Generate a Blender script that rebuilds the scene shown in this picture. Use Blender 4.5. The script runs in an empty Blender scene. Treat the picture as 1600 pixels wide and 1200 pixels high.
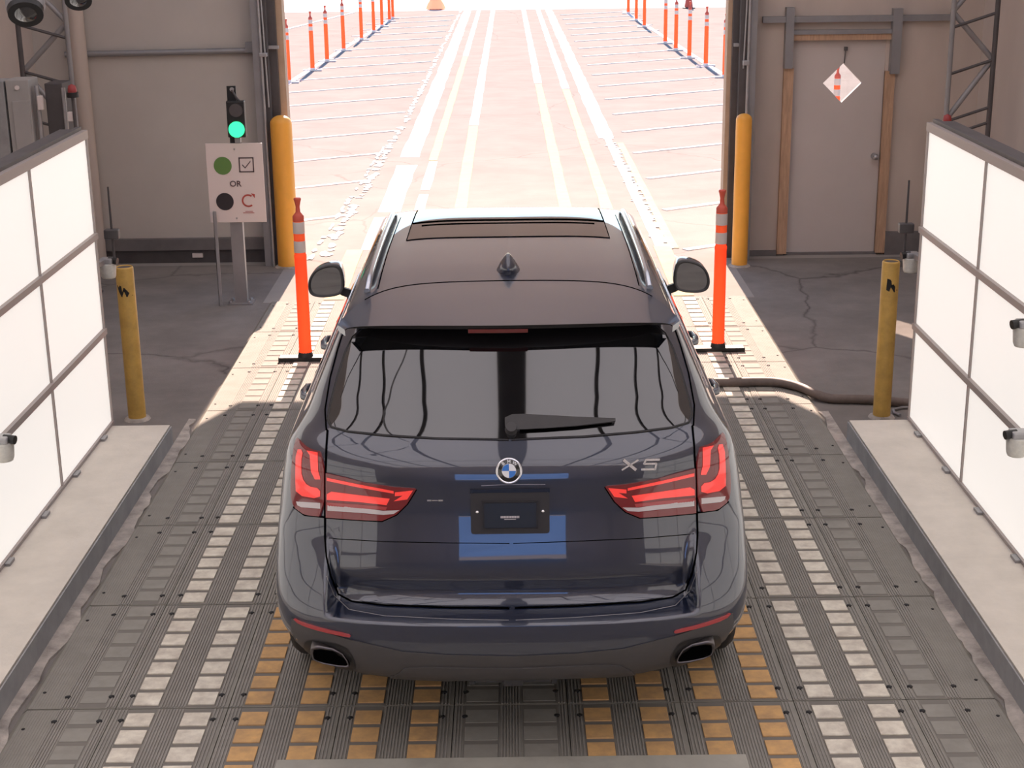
import bpy, bmesh, math, random
import numpy as np
from mathutils import Vector, Matrix
from mathutils.bvhtree import BVHTree
from mathutils.geometry import delaunay_2d_cdt

SC = bpy.context.scene
COL = SC.collection
PI = math.pi
random.seed(7)

# ------------------------------------------------------------------ camera, sky, sun, exposure
FOC = 2384.0; PITCH = math.radians(17.2); ROLL = math.radians(0.7); CAMH = 3.2
cd = bpy.data.cameras.new('camera'); cam = bpy.data.objects.new('camera', cd); COL.objects.link(cam)
cd.sensor_fit = 'HORIZONTAL'; cd.sensor_width = 36.0; cd.lens = 36.0 * FOC / 1600.0
cd.clip_start = 0.05; cd.clip_end = 600
fwd = Vector((0, math.cos(PITCH), -math.sin(PITCH))); up0 = Vector((0, math.sin(PITCH), math.cos(PITCH))); rt0 = Vector((1, 0, 0))
rt = rt0 * math.cos(ROLL) - up0 * math.sin(ROLL)
up = rt0 * math.sin(ROLL) + up0 * math.cos(ROLL)
cam.matrix_world = Matrix(((rt.x, up.x, -fwd.x, 0), (rt.y, up.y, -fwd.y, 0), (rt.z, up.z, -fwd.z, CAMH), (0, 0, 0, 1)))
SC.camera = cam

SUN_EL = math.radians(30.0)
w = bpy.data.worlds.new('sky'); SC.world = w; w.use_nodes = True
nt = w.node_tree; nt.nodes.clear()
sky = nt.nodes.new('ShaderNodeTexSky'); sky.sky_type = 'NISHITA'; sky.sun_disc = False
sky.sun_elevation = SUN_EL; sky.sun_rotation = 0.0; sky.air_density = 1.0; sky.dust_density = 0.2; sky.ozone_density = 3.5
bg = nt.nodes.new('ShaderNodeBackground'); bg.inputs['Strength'].default_value = 0.26
wo = nt.nodes.new('ShaderNodeOutputWorld')
nt.links.new(sky.outputs[0], bg.inputs[0]); nt.links.new(bg.outputs[0], wo.inputs[0])

sd = bpy.data.lights.new('sun', 'SUN'); sd.energy = 15.0; sd.color = (1.0, 0.76, 0.63); sd.angle = math.radians(0.5)
sun = bpy.data.objects.new('sun', sd); COL.objects.link(sun)
sun.rotation_euler = Vector((0, math.cos(SUN_EL), math.sin(SUN_EL))).to_track_quat('Z', 'Y').to_euler()
sun.location = (0, 40, 30)

SC.view_settings.view_transform = 'Standard'; SC.view_settings.look = 'None'
SC.view_settings.gamma = 1.0; SC.view_settings.use_curve_mapping = False
SC.view_settings.exposure = 0.12

# ------------------------------------------------------------------ photograph pixel -> ray
def pray(px, py):
    u = (px - 800) / FOC; v = (600 - py) / FOC
    return (fwd + rt * u + up * v)
EYE = Vector((0, 0, CAMH))
def onZ(px, py, z=0.0):
    d = pray(px, py); t = (z - CAMH) / d.z; return EYE + d * t
def onY(px, py, y):
    d = pray(px, py); return EYE + d * (y / d.y)
def onX(px, py, x):
    d = pray(px, py); return EYE + d * (x / d.x)
def topix(p):
    r = Vector(p) - EYE; dd = r.dot(fwd)
    return (800 + FOC * r.dot(rt) / dd, 600 - FOC * r.dot(up) / dd)

# ------------------------------------------------------------------ materials
MATS = {}
def mat(name, col, rough=0.6, metal=0.0, noise=0.0, nscale=8.0, bump=0.0, bscale=60.0, coat=0.0, emit=None, estr=0.0, spec=0.5, stretch=None, col2=None):
    m = bpy.data.materials.new(name); m.use_nodes = True; MATS[name] = m
    t = m.node_tree; b = t.nodes['Principled BSDF']
    b.inputs['Base Color'].default_value = (*col, 1); b.inputs['Roughness'].default_value = rough
    b.inputs['Metallic'].default_value = metal; b.inputs['Specular IOR Level'].default_value = spec
    if coat: b.inputs['Coat Weight'].default_value = coat; b.inputs['Coat Roughness'].default_value = 0.02
    if emit is not None:
        b.inputs['Emission Color'].default_value = (*emit, 1); b.inputs['Emission Strength'].default_value = estr
    if noise > 0 or bump > 0:
        tc = t.nodes.new('ShaderNodeTexCoord'); mp = t.nodes.new('ShaderNodeMapping')
        g = t.nodes.new('ShaderNodeNewGeometry')
        t.links.new(g.outputs['Position'], mp.inputs['Vector'])
        if stretch: mp.inputs['Scale'].default_value = stretch
    if noise > 0:
        n = t.nodes.new('ShaderNodeTexNoise'); n.inputs['Scale'].default_value = nscale; n.inputs['Detail'].default_value = 6; n.inputs['Roughness'].default_value = 0.65
        t.links.new(mp.outputs[0], n.inputs['Vector'])
        r = t.nodes.new('ShaderNodeValToRGB'); r.color_ramp.elements[0].position = 0.3; r.color_ramp.elements[1].position = 0.7
        lo = col2 if col2 else tuple(c * (1 - noise) for c in col); hi = tuple(min(1, c * (1 + noise * 0.6)) for c in col)
        r.color_ramp.elements[0].color = (*lo, 1); r.color_ramp.elements[1].color = (*hi, 1)
        t.links.new(n.outputs['Fac'], r.inputs[0]); t.links.new(r.outputs[0], b.inputs['Base Color'])
    if bump > 0:
        n2 = t.nodes.new('ShaderNodeTexNoise'); n2.inputs['Scale'].default_value = bscale; n2.inputs['Detail'].default_value = 5
        t.links.new(mp.outputs[0], n2.inputs['Vector'])
        bp = t.nodes.new('ShaderNodeBump'); bp.inputs['Strength'].default_value = bump; bp.inputs['Distance'].default_value = 0.01
        t.links.new(n2.outputs['Fac'], bp.inputs['Height']); t.links.new(bp.outputs[0], b.inputs['Normal'])
    return m

def crack_mat(name, col, crackcol, scale, width, rough=0.85, noise=0.25, nscale=3.0, bscale=80):
    m = mat(name, col, rough, noise=noise, nscale=nscale, bump=0.25, bscale=bscale, spec=0.0)
    t = m.node_tree; b = t.nodes['Principled BSDF']
    base = b.inputs['Base Color'].links[0].from_socket
    g = t.nodes.new('ShaderNodeNewGeometry')
    nz = t.nodes.new('ShaderNodeTexNoise'); nz.inputs['Scale'].default_value = 2.2; nz.inputs['Detail'].default_value = 4
    t.links.new(g.outputs['Position'], nz.inputs['Vector'])
    mx = t.nodes.new('ShaderNodeMix'); mx.data_type = 'VECTOR'; mx.inputs['Factor'].default_value = 0.22
    t.links.new(g.outputs['Position'], mx.inputs['A']); t.links.new(nz.outputs['Color'], mx.inputs['B'])
    v = t.nodes.new('ShaderNodeTexVoronoi'); v.feature = 'DISTANCE_TO_EDGE'; v.inputs['Scale'].default_value = scale
    t.links.new(mx.outputs['Result'], v.inputs['Vector'])
    r = t.nodes.new('ShaderNodeValToRGB'); r.color_ramp.elements[0].position = 0.0; r.color_ramp.elements[1].position = width
    r.color_ramp.elements[0].color = (1, 1, 1, 1); r.color_ramp.elements[1].color = (0, 0, 0, 1)
    t.links.new(v.outputs['Distance'], r.inputs[0])
    n3 = t.nodes.new('ShaderNodeTexNoise'); n3.inputs['Scale'].default_value = 0.9
    t.links.new(g.outputs['Position'], n3.inputs['Vector'])
    mm = t.nodes.new('ShaderNodeMath'); mm.operation = 'MULTIPLY'
    t.links.new(r.outputs[0], mm.inputs[0]); t.links.new(n3.outputs['Fac'], mm.inputs[1])
    mc = t.nodes.new('ShaderNodeMix'); mc.data_type = 'RGBA'
    t.links.new(mm.outputs[0], mc.inputs['Factor']); t.links.new(base, mc.inputs['A']); mc.inputs['B'].default_value = (*crackcol, 1)
    t.links.new(mc.outputs['Result'], b.inputs['Base Color'])
    return m

def fabric_mat(name, dif, tra, noise=0.12):
    m = bpy.data.materials.new(name); m.use_nodes = True; MATS[name] = m
    t = m.node_tree; t.nodes.clear()
    o = t.nodes.new('ShaderNodeOutputMaterial'); a = t.nodes.new('ShaderNodeAddShader')
    d = t.nodes.new('ShaderNodeBsdfDiffuse'); tr = t.nodes.new('ShaderNodeBsdfTranslucent')
    tr.inputs[0].default_value = (*tra, 1)
    g = t.nodes.new('ShaderNodeNewGeometry'); mp = t.nodes.new('ShaderNodeMapping'); mp.inputs['Scale'].default_value = (1.2, 1.2, 0.5)
    n = t.nodes.new('ShaderNodeTexNoise'); n.inputs['Scale'].default_value = 2.0; n.inputs['Detail'].default_value = 5
    r = t.nodes.new('ShaderNodeValToRGB'); r.color_ramp.elements[0].position = 0.3; r.color_ramp.elements[1].position = 0.75
    r.color_ramp.elements[0].color = (*[c * (1 - noise) for c in dif], 1); r.color_ramp.elements[1].color = (*dif, 1)
    t.links.new(g.outputs['Position'], mp.inputs[0]); t.links.new(mp.outputs[0], n.inputs['Vector']); t.links.new(n.outputs['Fac'], r.inputs[0])
    t.links.new(r.outputs[0], d.inputs[0])
    bp = t.nodes.new('ShaderNodeBump'); bp.inputs['Strength'].default_value = 0.25; bp.inputs['Distance'].default_value = 0.05
    t.links.new(n.outputs['Fac'], bp.inputs['Height']); t.links.new(bp.outputs[0], d.inputs['Normal'])
    t.links.new(d.outputs[0], a.inputs[0]); t.links.new(tr.outputs[0], a.inputs[1]); t.links.new(a.outputs[0], o.inputs[0])
    return m

def pane_mat(name, tint, refl=0.06):
    m = bpy.data.materials.new(name); m.use_nodes = True; MATS[name] = m
    t = m.node_tree; t.nodes.clear()
    o = t.nodes.new('ShaderNodeOutputMaterial'); mx = t.nodes.new('ShaderNodeMixShader'); mx.inputs[0].default_value = refl
    a = t.nodes.new('ShaderNodeBsdfTransparent'); a.inputs[0].default_value = (*tint, 1)
    g = t.nodes.new('ShaderNodeBsdfGlossy'); g.inputs['Roughness'].default_value = 0.02
    t.links.new(a.outputs[0], mx.inputs[1]); t.links.new(g.outputs[0], mx.inputs[2]); t.links.new(mx.outputs[0], o.inputs[0])
    return m

M = MATS
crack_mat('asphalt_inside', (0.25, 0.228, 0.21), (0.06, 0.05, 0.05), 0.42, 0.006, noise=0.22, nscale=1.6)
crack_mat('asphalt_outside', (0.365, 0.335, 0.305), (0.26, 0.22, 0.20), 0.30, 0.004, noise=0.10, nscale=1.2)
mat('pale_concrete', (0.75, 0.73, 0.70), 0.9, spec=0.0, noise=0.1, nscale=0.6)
mat('curb_concrete', (0.66, 0.60, 0.52), 0.8, noise=0.10, nscale=5, bump=0.15)
mat('rough_concrete', (0.46, 0.41, 0.36), 0.95, noise=0.45, nscale=9, bump=0.6, bscale=35)
mat('curb_face', (0.34, 0.335, 0.33), 0.7, noise=0.2, nscale=6)
mat('rubber', (0.275, 0.258, 0.224), 0.75, spec=0.1, noise=0.14, nscale=7)
mat('rubber_block', (0.285, 0.268, 0.236), 0.75, spec=0.1, noise=0.14, nscale=9)
mat('rib', (0.29, 0.268, 0.24), 0.75, spec=0.1, noise=0.14, nscale=9)
mat('groove', (0.20, 0.183, 0.162), 0.8, spec=0.1)
mat('hole', (0.012, 0.01, 0.01), 0.8)
mat('white_paint', (0.73, 0.68, 0.57), 0.7, spec=0.1, noise=0.16, nscale=14, col2=(0.50, 0.44, 0.37))
mat('orange_paint', (0.64, 0.38, 0.16), 0.7, spec=0.1, noise=0.2, nscale=12, col2=(0.46, 0.29, 0.15))
mat('road_paint', (0.85, 0.83, 0.80), 0.8, spec=0.0, noise=0.1, nscale=7, col2=(0.62, 0.57, 0.54))
mat('worn_yellow_paint', (0.62, 0.53, 0.30), 0.8, spec=0.0, noise=0.4, nscale=6, col2=(0.50, 0.43, 0.34))
mat('wall_panel', (0.53, 0.485, 0.435), 0.8, noise=0.06, nscale=1.5, bump=0.05, bscale=6)
mat('door_paint', (0.56, 0.50, 0.46), 0.6, noise=0.04, nscale=2)
fabric_mat('canvas', (0.62, 0.53, 0.46), (0.03, 0.026, 0.022), 0.2)
fabric_mat('roof_fabric', (0.55, 0.53, 0.50), (0.40, 0.425, 0.435), 0.05)
fabric_mat('door_curtain', (0.50, 0.46, 0.43), (0.20, 0.18, 0.17), 0.1)
fabric_mat('side_fabric', (0.60, 0.53, 0.48), (0.05, 0.045, 0.04), 0.1)
mat('grey_steel', (0.30, 0.29, 0.29), 0.45, metal=0.3, noise=0.12, nscale=4)
mat('galvanised', (0.45, 0.44, 0.44), 0.4, metal=0.6, noise=0.15, nscale=9)
mat('dark_steel', (0.10, 0.09, 0.09), 0.5, metal=0.3, noise=0.2, nscale=5)
mat('jamb_wood', (0.52, 0.33, 0.21), 0.7, noise=0.25, nscale=9, stretch=(6, 6, 0.6))
mat('base_rail', (0.17, 0.155, 0.15), 0.7, noise=0.2, nscale=4)
mat('light_diffuser', (0.6, 0.57, 0.53), 0.5, emit=(1.0, 0.945, 0.89), estr=0.63)
mat('light_frame', (0.36, 0.31, 0.29), 0.5, metal=0.2)
mat('bollard_bright', (0.90, 0.42, 0.06), 0.45, noise=0.08, nscale=5)
mat('bollard_worn', (0.62, 0.38, 0.09), 0.55, noise=0.22, nscale=9)
mat('black_plastic', (0.015, 0.014, 0.014), 0.45)
mat('dark_plastic', (0.055, 0.052, 0.052), 0.55, noise=0.1, nscale=20)
mat('bumper_plastic', (0.075, 0.068, 0.066), 0.55, noise=0.08, nscale=12)
fabric_mat('delineator_orange', (0.92, 0.17, 0.06), (0.55, 0.10, 0.03), 0.03)
mat('delineator_top', (0.62, 0.10, 0.06), 0.5)
mat('reflective_band', (0.62, 0.56, 0.53), 0.35)
mat('base_pale', (0.8, 0.74, 0.70), 0.7)
mat('sign_white', (0.74, 0.65, 0.61), 0.5)
fabric_mat('tan_fabric', (0.75, 0.52, 0.34), (0.5, 0.3, 0.18), 0.1)
mat('sign_green', (0.12, 0.24, 0.06), 0.5)
mat('sign_black', (0.03, 0.025, 0.028), 0.5)
mat('sign_ink', (0.10, 0.07, 0.07), 0.5)
mat('sign_red', (0.45, 0.08, 0.06), 0.5)
mat('added_wall_blue', (0.07, 0.19, 0.50), 0.7, noise=0.15, nscale=0.5)
mat('signal_green', (0.1, 0.9, 0.5), 0.3, emit=(0.02, 1.0, 0.36), estr=1.1)
mat('signal_dark', (0.09, 0.08, 0.08), 0.3)
mat('red_plastic', (0.32, 0.04, 0.04), 0.4)
mat('housing_white', (0.78, 0.76, 0.68), 0.4, noise=0.15, nscale=40)
mat('cabinet_grey', (0.40, 0.38, 0.36), 0.5, noise=0.08, nscale=3)
mat('hose', (0.16, 0.12, 0.10), 0.6, noise=0.2, nscale=20)
mat('jamb_lit_brown', (0.50, 0.36, 0.25), 0.8, noise=0.1)  # jamb colour with the brownish light on it mixed in
mat('threshold', (0.38, 0.36, 0.31), 0.6, noise=0.15, nscale=6)
# car
mat('paint', (0.007, 0.013, 0.036), 0.35, metal=0.25, coat=1.0, spec=0.8)
M['paint'].node_tree.nodes['Principled BSDF'].inputs['Coat IOR'].default_value = 1.9
mat('car_glass', (0.006, 0.006, 0.007), 0.03, spec=1.0, coat=1.0)
M['car_glass'].node_tree.nodes['Principled BSDF'].inputs['Coat IOR'].default_value = 1.75
mat('roof_glass', (0.006, 0.006, 0.007), 0.03, spec=1.0)
mat('frit', (0.008, 0.007, 0.008), 0.25)
mat('gap', (0.002, 0.002, 0.002), 0.9, spec=0.0)
mat('chrome', (0.92, 0.92, 0.93), 0.2, metal=1.0)
mat('bright_rail', (0.62, 0.66, 0.72), 0.2, metal=1.0)
mat('exhaust_metal', (0.17, 0.155, 0.155), 0.32, metal=1.0)
mat('dark_chrome', (0.30, 0.28, 0.28), 0.22, metal=1.0)
mat('lens_red', (0.10, 0.010, 0.012), 0.08, coat=1.0, emit=(0.5, 0.05, 0.05), estr=0.12)
mat('lamp_red', (0.70, 0.04, 0.035), 0.15, coat=1.0, emit=(1.0, 0.065, 0.05), estr=0.5)
mat('lamp_clear', (0.62, 0.56, 0.55), 0.15, coat=1.0)
mat('reflector_red', (0.45, 0.06, 0.06), 0.2, coat=1.0)
mat('brake_red', (0.16, 0.012, 0.012), 0.2, coat=1.0)
mat('tyre', (0.02, 0.019, 0.019), 0.75, bump=0.2, bscale=90)
mat('alloy', (0.40, 0.40, 0.41), 0.3, metal=0.9)
mat('emblem_blue', (0.04, 0.20, 0.62), 0.2, coat=1.0)
mat('emblem_white', (0.85, 0.85, 0.85), 0.2, coat=1.0)
mat('emblem_black', (0.01, 0.01, 0.01), 0.2, coat=1.0)
mat('mirror_glass', (0.60, 0.62, 0.62), 0.02, metal=1.0)
mat('plate_insert', (0.02, 0.022, 0.026), 0.3)
mat('plate_frame', (0.035, 0.031, 0.030), 0.45)
pane_mat('clear_pane', (0.97, 0.97, 0.97))

# ------------------------------------------------------------------ mesh builder
class MB:
    def __init__(s): s.v = []; s.f = []; s.m = []; s.sm = []
    def add(s, vs, fs, mi=0, smooth=False):
        o = len(s.v); s.v += [tuple(p) for p in vs]
        for f in fs: s.f.append(tuple(i + o for i in f)); s.m.append(mi); s.sm.append(smooth)
        return s
    def box(s, lo, hi, mi=0):
        x0, y0, z0 = lo; x1, y1, z1 = hi
        return s.add([(x0, y0, z0), (x1, y0, z0), (x1, y1, z0), (x0, y1, z0), (x0, y0, z1), (x1, y0, z1), (x1, y1, z1), (x0, y1, z1)],
                     [(3, 2, 1, 0), (4, 5, 6, 7), (0, 1, 5, 4), (1, 2, 6, 5), (2, 3, 7, 6), (3, 0, 4, 7)], mi)
    def bbox(s, lo, hi, b=0.01, mi=0):          # box with chamfered edges
        bm = bmesh.new(); bmesh.ops.create_cube(bm, size=1.0)
        c = [(a + d) / 2 for a, d in zip(lo, hi)]; e = [d - a for a, d in zip(lo, hi)]
        for q in bm.verts: q.co = Vector((c[0] + q.co.x * e[0], c[1] + q.co.y * e[1], c[2] + q.co.z * e[2]))
        bmesh.ops.bevel(bm, geom=bm.edges[:], offset=b, segments=2, affect='EDGES', profile=0.6)
        bm.verts.index_update(); s.add([q.co[:] for q in bm.verts], [[q.index for q in f.verts] for f in bm.faces], mi); bm.free(); return s
    def tube(s, pts, rad, n=10, mi=0, cap=True):
        pts = [Vector(p) for p in pts]; rs = rad if isinstance(rad, (list, tuple)) else [rad] * len(pts)
        rings = []; ref = None
        for i, p in enumerate(pts):
            t = (pts[min(i + 1, len(pts) - 1)] - pts[max(i - 1, 0)]).normalized()
            if ref is None: ref = t.orthogonal().normalized()
            a = (ref - t * ref.dot(t)).normalized(); ref = a; b = t.cross(a)
            rings.append([p + (a * math.cos(k * 2 * PI / n) + b * math.sin(k * 2 * PI / n)) * rs[i] for k in range(n)])
        vs = [q for r in rings for q in r]; fs = []
        for i in range(len(pts) - 1):
            for k in range(n):
                k2 = (k + 1) % n; fs.append((i * n + k, i * n + k2, (i + 1) * n + k2, (i + 1) * n + k))
        s.add(vs, fs, mi, True)
        if cap:
            s.add(rings[0], [tuple(range(n))[::-1]], mi); s.add(rings[-1], [tuple(range(n))], mi)
        return s
    def beam(s, a, b, wx, wz, mi=0, upv=(0, 0, 1)):   # rectangular bar between two points
        a = Vector(a); b = Vector(b); t = (b - a).normalized(); u = Vector(upv)
        if abs(t.dot(u)) > 0.98: u = Vector((0, 1, 0))
        x = t.cross(u).normalized(); z = x.cross(t)
        vs = [p + x * (sx * wx / 2) + z * (sz * wz / 2) for p in (a, b) for sx, sz in ((-1, -1), (1, -1), (1, 1), (-1, 1))]
        return s.add(vs, [(0, 1, 2, 3), (7, 6, 5, 4), (0, 4, 5, 1), (1, 5, 6, 2), (2, 6, 7, 3), (3, 7, 4, 0)], mi)
    def lathe(s, prof, c=(0, 0, 0), n=24, mi=0):
        vs = [(c[0] + r * math.cos(k * 2 * PI / n), c[1] + r * math.sin(k * 2 * PI / n), c[2] + z) for r, z in prof for k in range(n)]
        fs = [(i * n + k, i * n + (k + 1) % n, (i + 1) * n + (k + 1) % n, (i + 1) * n + k) for i in range(len(prof) - 1) for k in range(n)]
        s.add(vs, fs, mi, True)
        if prof[-1][0] > 1e-6: s.add(vs[-n:], [tuple(range(n))], mi)
        if prof[0][0] > 1e-6: s.add(vs[:n], [tuple(range(n))[::-1]], mi)
        return s
    def prism(s, poly, fn, d, mi=0):            # poly 2D -> fn(a,b,0..d)
        n = len(poly); A = [fn(a, b, 0) for a, b in poly]; B = [fn(a, b, d) for a, b in poly]
        return s.add(A + B, [tuple(range(n))[::-1], tuple(range(n, 2 * n))] + [(i, (i + 1) % n, n + (i + 1) % n, n + i) for i in range(n)], mi)
    def disc(s, c, r, ax, d, n=28, mi=0):       # short cylinder from c along ax by d
        c = Vector(c); ax = Vector(ax).normalized()
        return s.tube([c, c + ax * d], r, n, mi)
    def build(s, name, mats, parent=None, fixn=True):
        me = bpy.data.meshes.new(name); me.from_pydata(s.v, [], s.f); me.update()
        for i, p in enumerate(me.polygons): p.material_index = s.m[i]; p.use_smooth = s.sm[i]
        for m in ([mats] if isinstance(mats, str) else mats): me.materials.append(MATS[m])
        if fixn:
            bm = bmesh.new(); bm.from_mesh(me); bmesh.ops.recalc_face_normals(bm, faces=bm.faces[:]); bm.to_mesh(me); bm.free()
        o = bpy.data.objects.new(name, me); COL.objects.link(o)
        if parent is not None: put(o, parent)
        return o

def put(o, parent):                              # parent, keeping the world coordinates the mesh was built in
    o.parent = parent; p = parent; T = Matrix.Identity(4)
    chain = []
    while p is not None: chain.append(p); p = p.parent
    for q in reversed(chain): T = T @ q.matrix_parent_inverse @ q.matrix_basis
    o.matrix_parent_inverse = T.inverted()
def tag(o, label=None, cat=None, group=None, kind=None):
    if label: o['label'] = label
    if cat: o['category'] = cat
    if group: o['group'] = group
    if kind: o['kind'] = kind
    return o
def thing(name, loc, label, cat, group=None):
    o = bpy.data.objects.new(name, None); COL.objects.link(o); o.location = loc; o.empty_display_size = 0.2
    return tag(o, label, cat, group)
def struct(o, label, cat): return tag(o, label, cat, None, 'structure')
KIDS = {}
def copy_tree(o, loc):
    c = o.copy(); COL.objects.link(c); c.location = loc
    for ch in [q for q in bpy.data.objects if q.parent == o]:
        d = ch.copy(); COL.objects.link(d); d.parent = c; d.matrix_parent_inverse = ch.matrix_parent_inverse.copy()
        for g in [q for q in bpy.data.objects if q.parent == ch]:
            e = g.copy(); COL.objects.link(e); e.parent = d; e.matrix_parent_inverse = g.matrix_parent_inverse.copy()
    return c
def text_mesh(name, body, size, mtx, mname, parent, ext=0.001, sx=1.0):
    cu = bpy.data.curves.new(name, 'FONT'); cu.body = body; cu.size = size; cu.extrude = ext; cu.offset = size * 0.018; cu.align_x = 'CENTER'; cu.align_y = 'CENTER'
    t = bpy.data.objects.new(name, cu); COL.objects.link(t)
    dg = bpy.context.evaluated_depsgraph_get(); me = bpy.data.meshes.new_from_object(t.evaluated_get(dg))
    COL.objects.unlink(t); bpy.data.objects.remove(t); bpy.data.curves.remove(cu)
    me.transform(mtx @ Matrix.Scale(sx, 4, (1, 0, 0))); me.name = name
    me.materials.clear(); me.materials.append(MATS[mname])
    o = bpy.data.objects.new(name, me); COL.objects.link(o); put(o, parent); return o

XM = -0.02        # centre line of the lane
# ------------------------------------------------------------------ structure: ground
FY = 14.45        # inside face of the front wall
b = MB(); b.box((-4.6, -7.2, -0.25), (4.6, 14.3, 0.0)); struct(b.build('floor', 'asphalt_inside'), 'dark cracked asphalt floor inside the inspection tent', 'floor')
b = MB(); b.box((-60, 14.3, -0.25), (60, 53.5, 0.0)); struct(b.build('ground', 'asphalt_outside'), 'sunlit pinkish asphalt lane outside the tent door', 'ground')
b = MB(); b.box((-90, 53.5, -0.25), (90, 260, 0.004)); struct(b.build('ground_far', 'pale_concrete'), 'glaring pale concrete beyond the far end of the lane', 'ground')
b = MB(); b.box((-60, -60, -0.25), (60, -7.2, -0.005)); b.box((-60, -7.2, -0.25), (-4.6, 14.3, -0.005)); b.box((4.6, -7.2, -0.25), (60, 14.3, -0.005))
struct(b.build('ground_yard', 'asphalt_outside'), 'asphalt yard around the tent', 'ground')

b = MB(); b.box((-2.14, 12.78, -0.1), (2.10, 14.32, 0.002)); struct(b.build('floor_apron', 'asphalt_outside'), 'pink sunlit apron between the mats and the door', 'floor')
# road markings: one painted layer, ragged by material wear
rm = MB()
LZ = [0.0025]
def line(p, q, wd, mi=0):
    LZ[0] += 0.0002; z = LZ[0]
    p = Vector((*p, 0)); q = Vector((*q, 0)); t = (q - p).normalized(); n = Vector((-t.y, t.x, 0)) * wd / 2
    k = max(2, int((q - p).length / 0.6)); L = []; R = []
    for i in range(k + 1):
        c = p.lerp(q, i / k); j = random.uniform(0.88, 1.08)
        L.append(c + n * j); R.append(c - n * random.uniform(0.88, 1.08))
    for i in range(k):
        a, bb, cc, d = L[i], L[i + 1], R[i + 1], R[i]
        rm.add([(v.x, v.y, z) for v in (a, bb, cc, d)] + [(v.x, v.y, 0.0) for v in (a, bb, cc, d)],
               [(3, 2, 1, 0), (0, 1, 5, 4), (1, 2, 6, 5), (2, 3, 7, 6), (3, 0, 4, 7)], mi)
for y0, y1 in ((14.9, 16.6), (16.9, 20.2), (20.9, 33), (33.1, 53.4)): line((-1.36, y0), (-1.36, y1), 0.27)
for y0, y1 in ((15.0, 18.0), (18.3, 20.5)): line((-1.02, y0), (-1.02, y1), 0.12)
line((-1.03, 20.6), (-0.99, 36), 0.12, 1); line((-0.99, 36.1), (-0.97, 53.4), 0.13)
line((-0.56, 15.5), (-0.55, 24), 0.14, 1); line((-0.55, 24.1), (-0.49, 53.4), 0.15)
line((0.63, 15.5), (0.58, 30), 0.14, 1); line((0.58, 30.1), (0.55, 53.4), 0.15)
line((1.09, 16.5), (1.08, 29), 0.13, 1); line((1.08, 29.1), (1.04, 53.4), 0.15)
line((1.49, 14.6), (1.44, 23), 0.10); line((1.43, 22.5), (1.40, 53.4), 0.24)
line((1.62, 14.8), (1.60, 22), 0.09, 1)
def ragged(p, q, wd, n, fill=0.75):
    p = Vector((*p, 0)); q = Vector((*q, 0))
    for i in range(n):
        if random.random() > fill: continue
        c = p.lerp(q, (i + random.random()) / n); a = wd * random.uniform(0.25, 0.62); L_ = (q - p).length / n * random.uniform(0.5, 1.3)
        LZ[0] += 0.000004; k = random.randint(5, 8); ox = random.uniform(-0.25, 0.25) * wd
        vs = [(c.x + ox + a * math.cos(t) * random.uniform(.6, 1.1), c.y + L_ * math.sin(t) * random.uniform(.6, 1.1), LZ[0]) for t in [2 * PI * j / k for j in range(k)]]
        rm.add(vs, [tuple(range(k))], 0)
ragged((-1.82, 14.5), (-1.68, 24), 0.13, 90); ragged((-1.67, 24), (-1.58, 53.4), 0.11, 150); ragged((1.53, 14.4), (1.46, 24), 0.16, 90, 0.9); ragged((-1.95, 14.5), (-1.78, 22), 0.07, 60, 0.5)
for s in (-1, 1): line((s * 1.52 + XM, 12.85), (s * 1.52 + XM, 14.9), 0.17, 1)
for k in range(18):
    y = 14.5 + k * 2.27
    if 16 < y < 52: line((-1.75, y), (-4.25, y - 1.46), 0.085)
    y = 14.72 + k * 2.1
    if y < 52: line((1.72, y), (4.2, y + 1.46), 0.095)
line((-4.45, 28.0), (-3.66, 49.5), 0.13); line((4.4, 28.0), (3.86, 52.0), 0.13)
line((-9.0, 30.0), (-5.2, 53.0), 0.12)
struct(rm.build('road_markings', ['road_paint', 'worn_yellow_paint'], fixn=False), 'painted lane lines and slanted hatching on the sunlit asphalt', 'road markings')

# ------------------------------------------------------------------ structure: tent shell
HD = 2.66; HE = 3.0
def wall_front(name, x0, x1, m, lab):
    b = MB(); b.box((x0, FY, 0), (x1, FY + 0.12, 5.0)); struct(b.build(name, m), lab, 'wall')
b = MB(); b.box((-4.4, FY, 0.0), (-2.1, FY + 0.12, 6.6)); struct(b.build('wall_front_left', 'wall_panel'), 'beige panelled wall left of the drive-through opening', 'wall')
# right of the opening the wall carries a door with a diamond window: build the wall around the door hole
DX0, DX1, DZ = 2.655, 3.515, 2.03
b = MB(); b.box((2.1, FY, 0), (DX0, FY + 0.12, 6.6)); b.box((DX1, FY, 0), (4.4, FY + 0.12, 6.6)); b.box((DX0, FY, DZ), (DX1, FY + 0.12, 6.6))
struct(b.build('wall_front_right', 'canvas'), 'beige canvas wall around the grey door', 'wall')
b = MB()
poly = [(-2.1, 6.6), (-2.1, HE), (-1.86, HD), (1.82, HD), (2.1, HE), (2.1, 6.6)]
b.prism(poly, lambda a, c, d: (a, FY - 0.15 + d, c), 0.2); struct(b.build('trim_1', 'door_curtain'), 'roll-up door curtain above the drive-through opening', 'trim')
b = MB(); b.box((-4.52, -7.0, 0), (-4.4, FY + 0.12, 4.9)); struct(b.build('wall_left', 'side_fabric'), 'beige fabric side wall on the left', 'wall')
b = MB(); b.box((4.4, -7.0, 0), (4.52, FY + 0.12, 4.9)); struct(b.build('wall_right', 'side_fabric'), 'beige fabric side wall on the right', 'wall')
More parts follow.
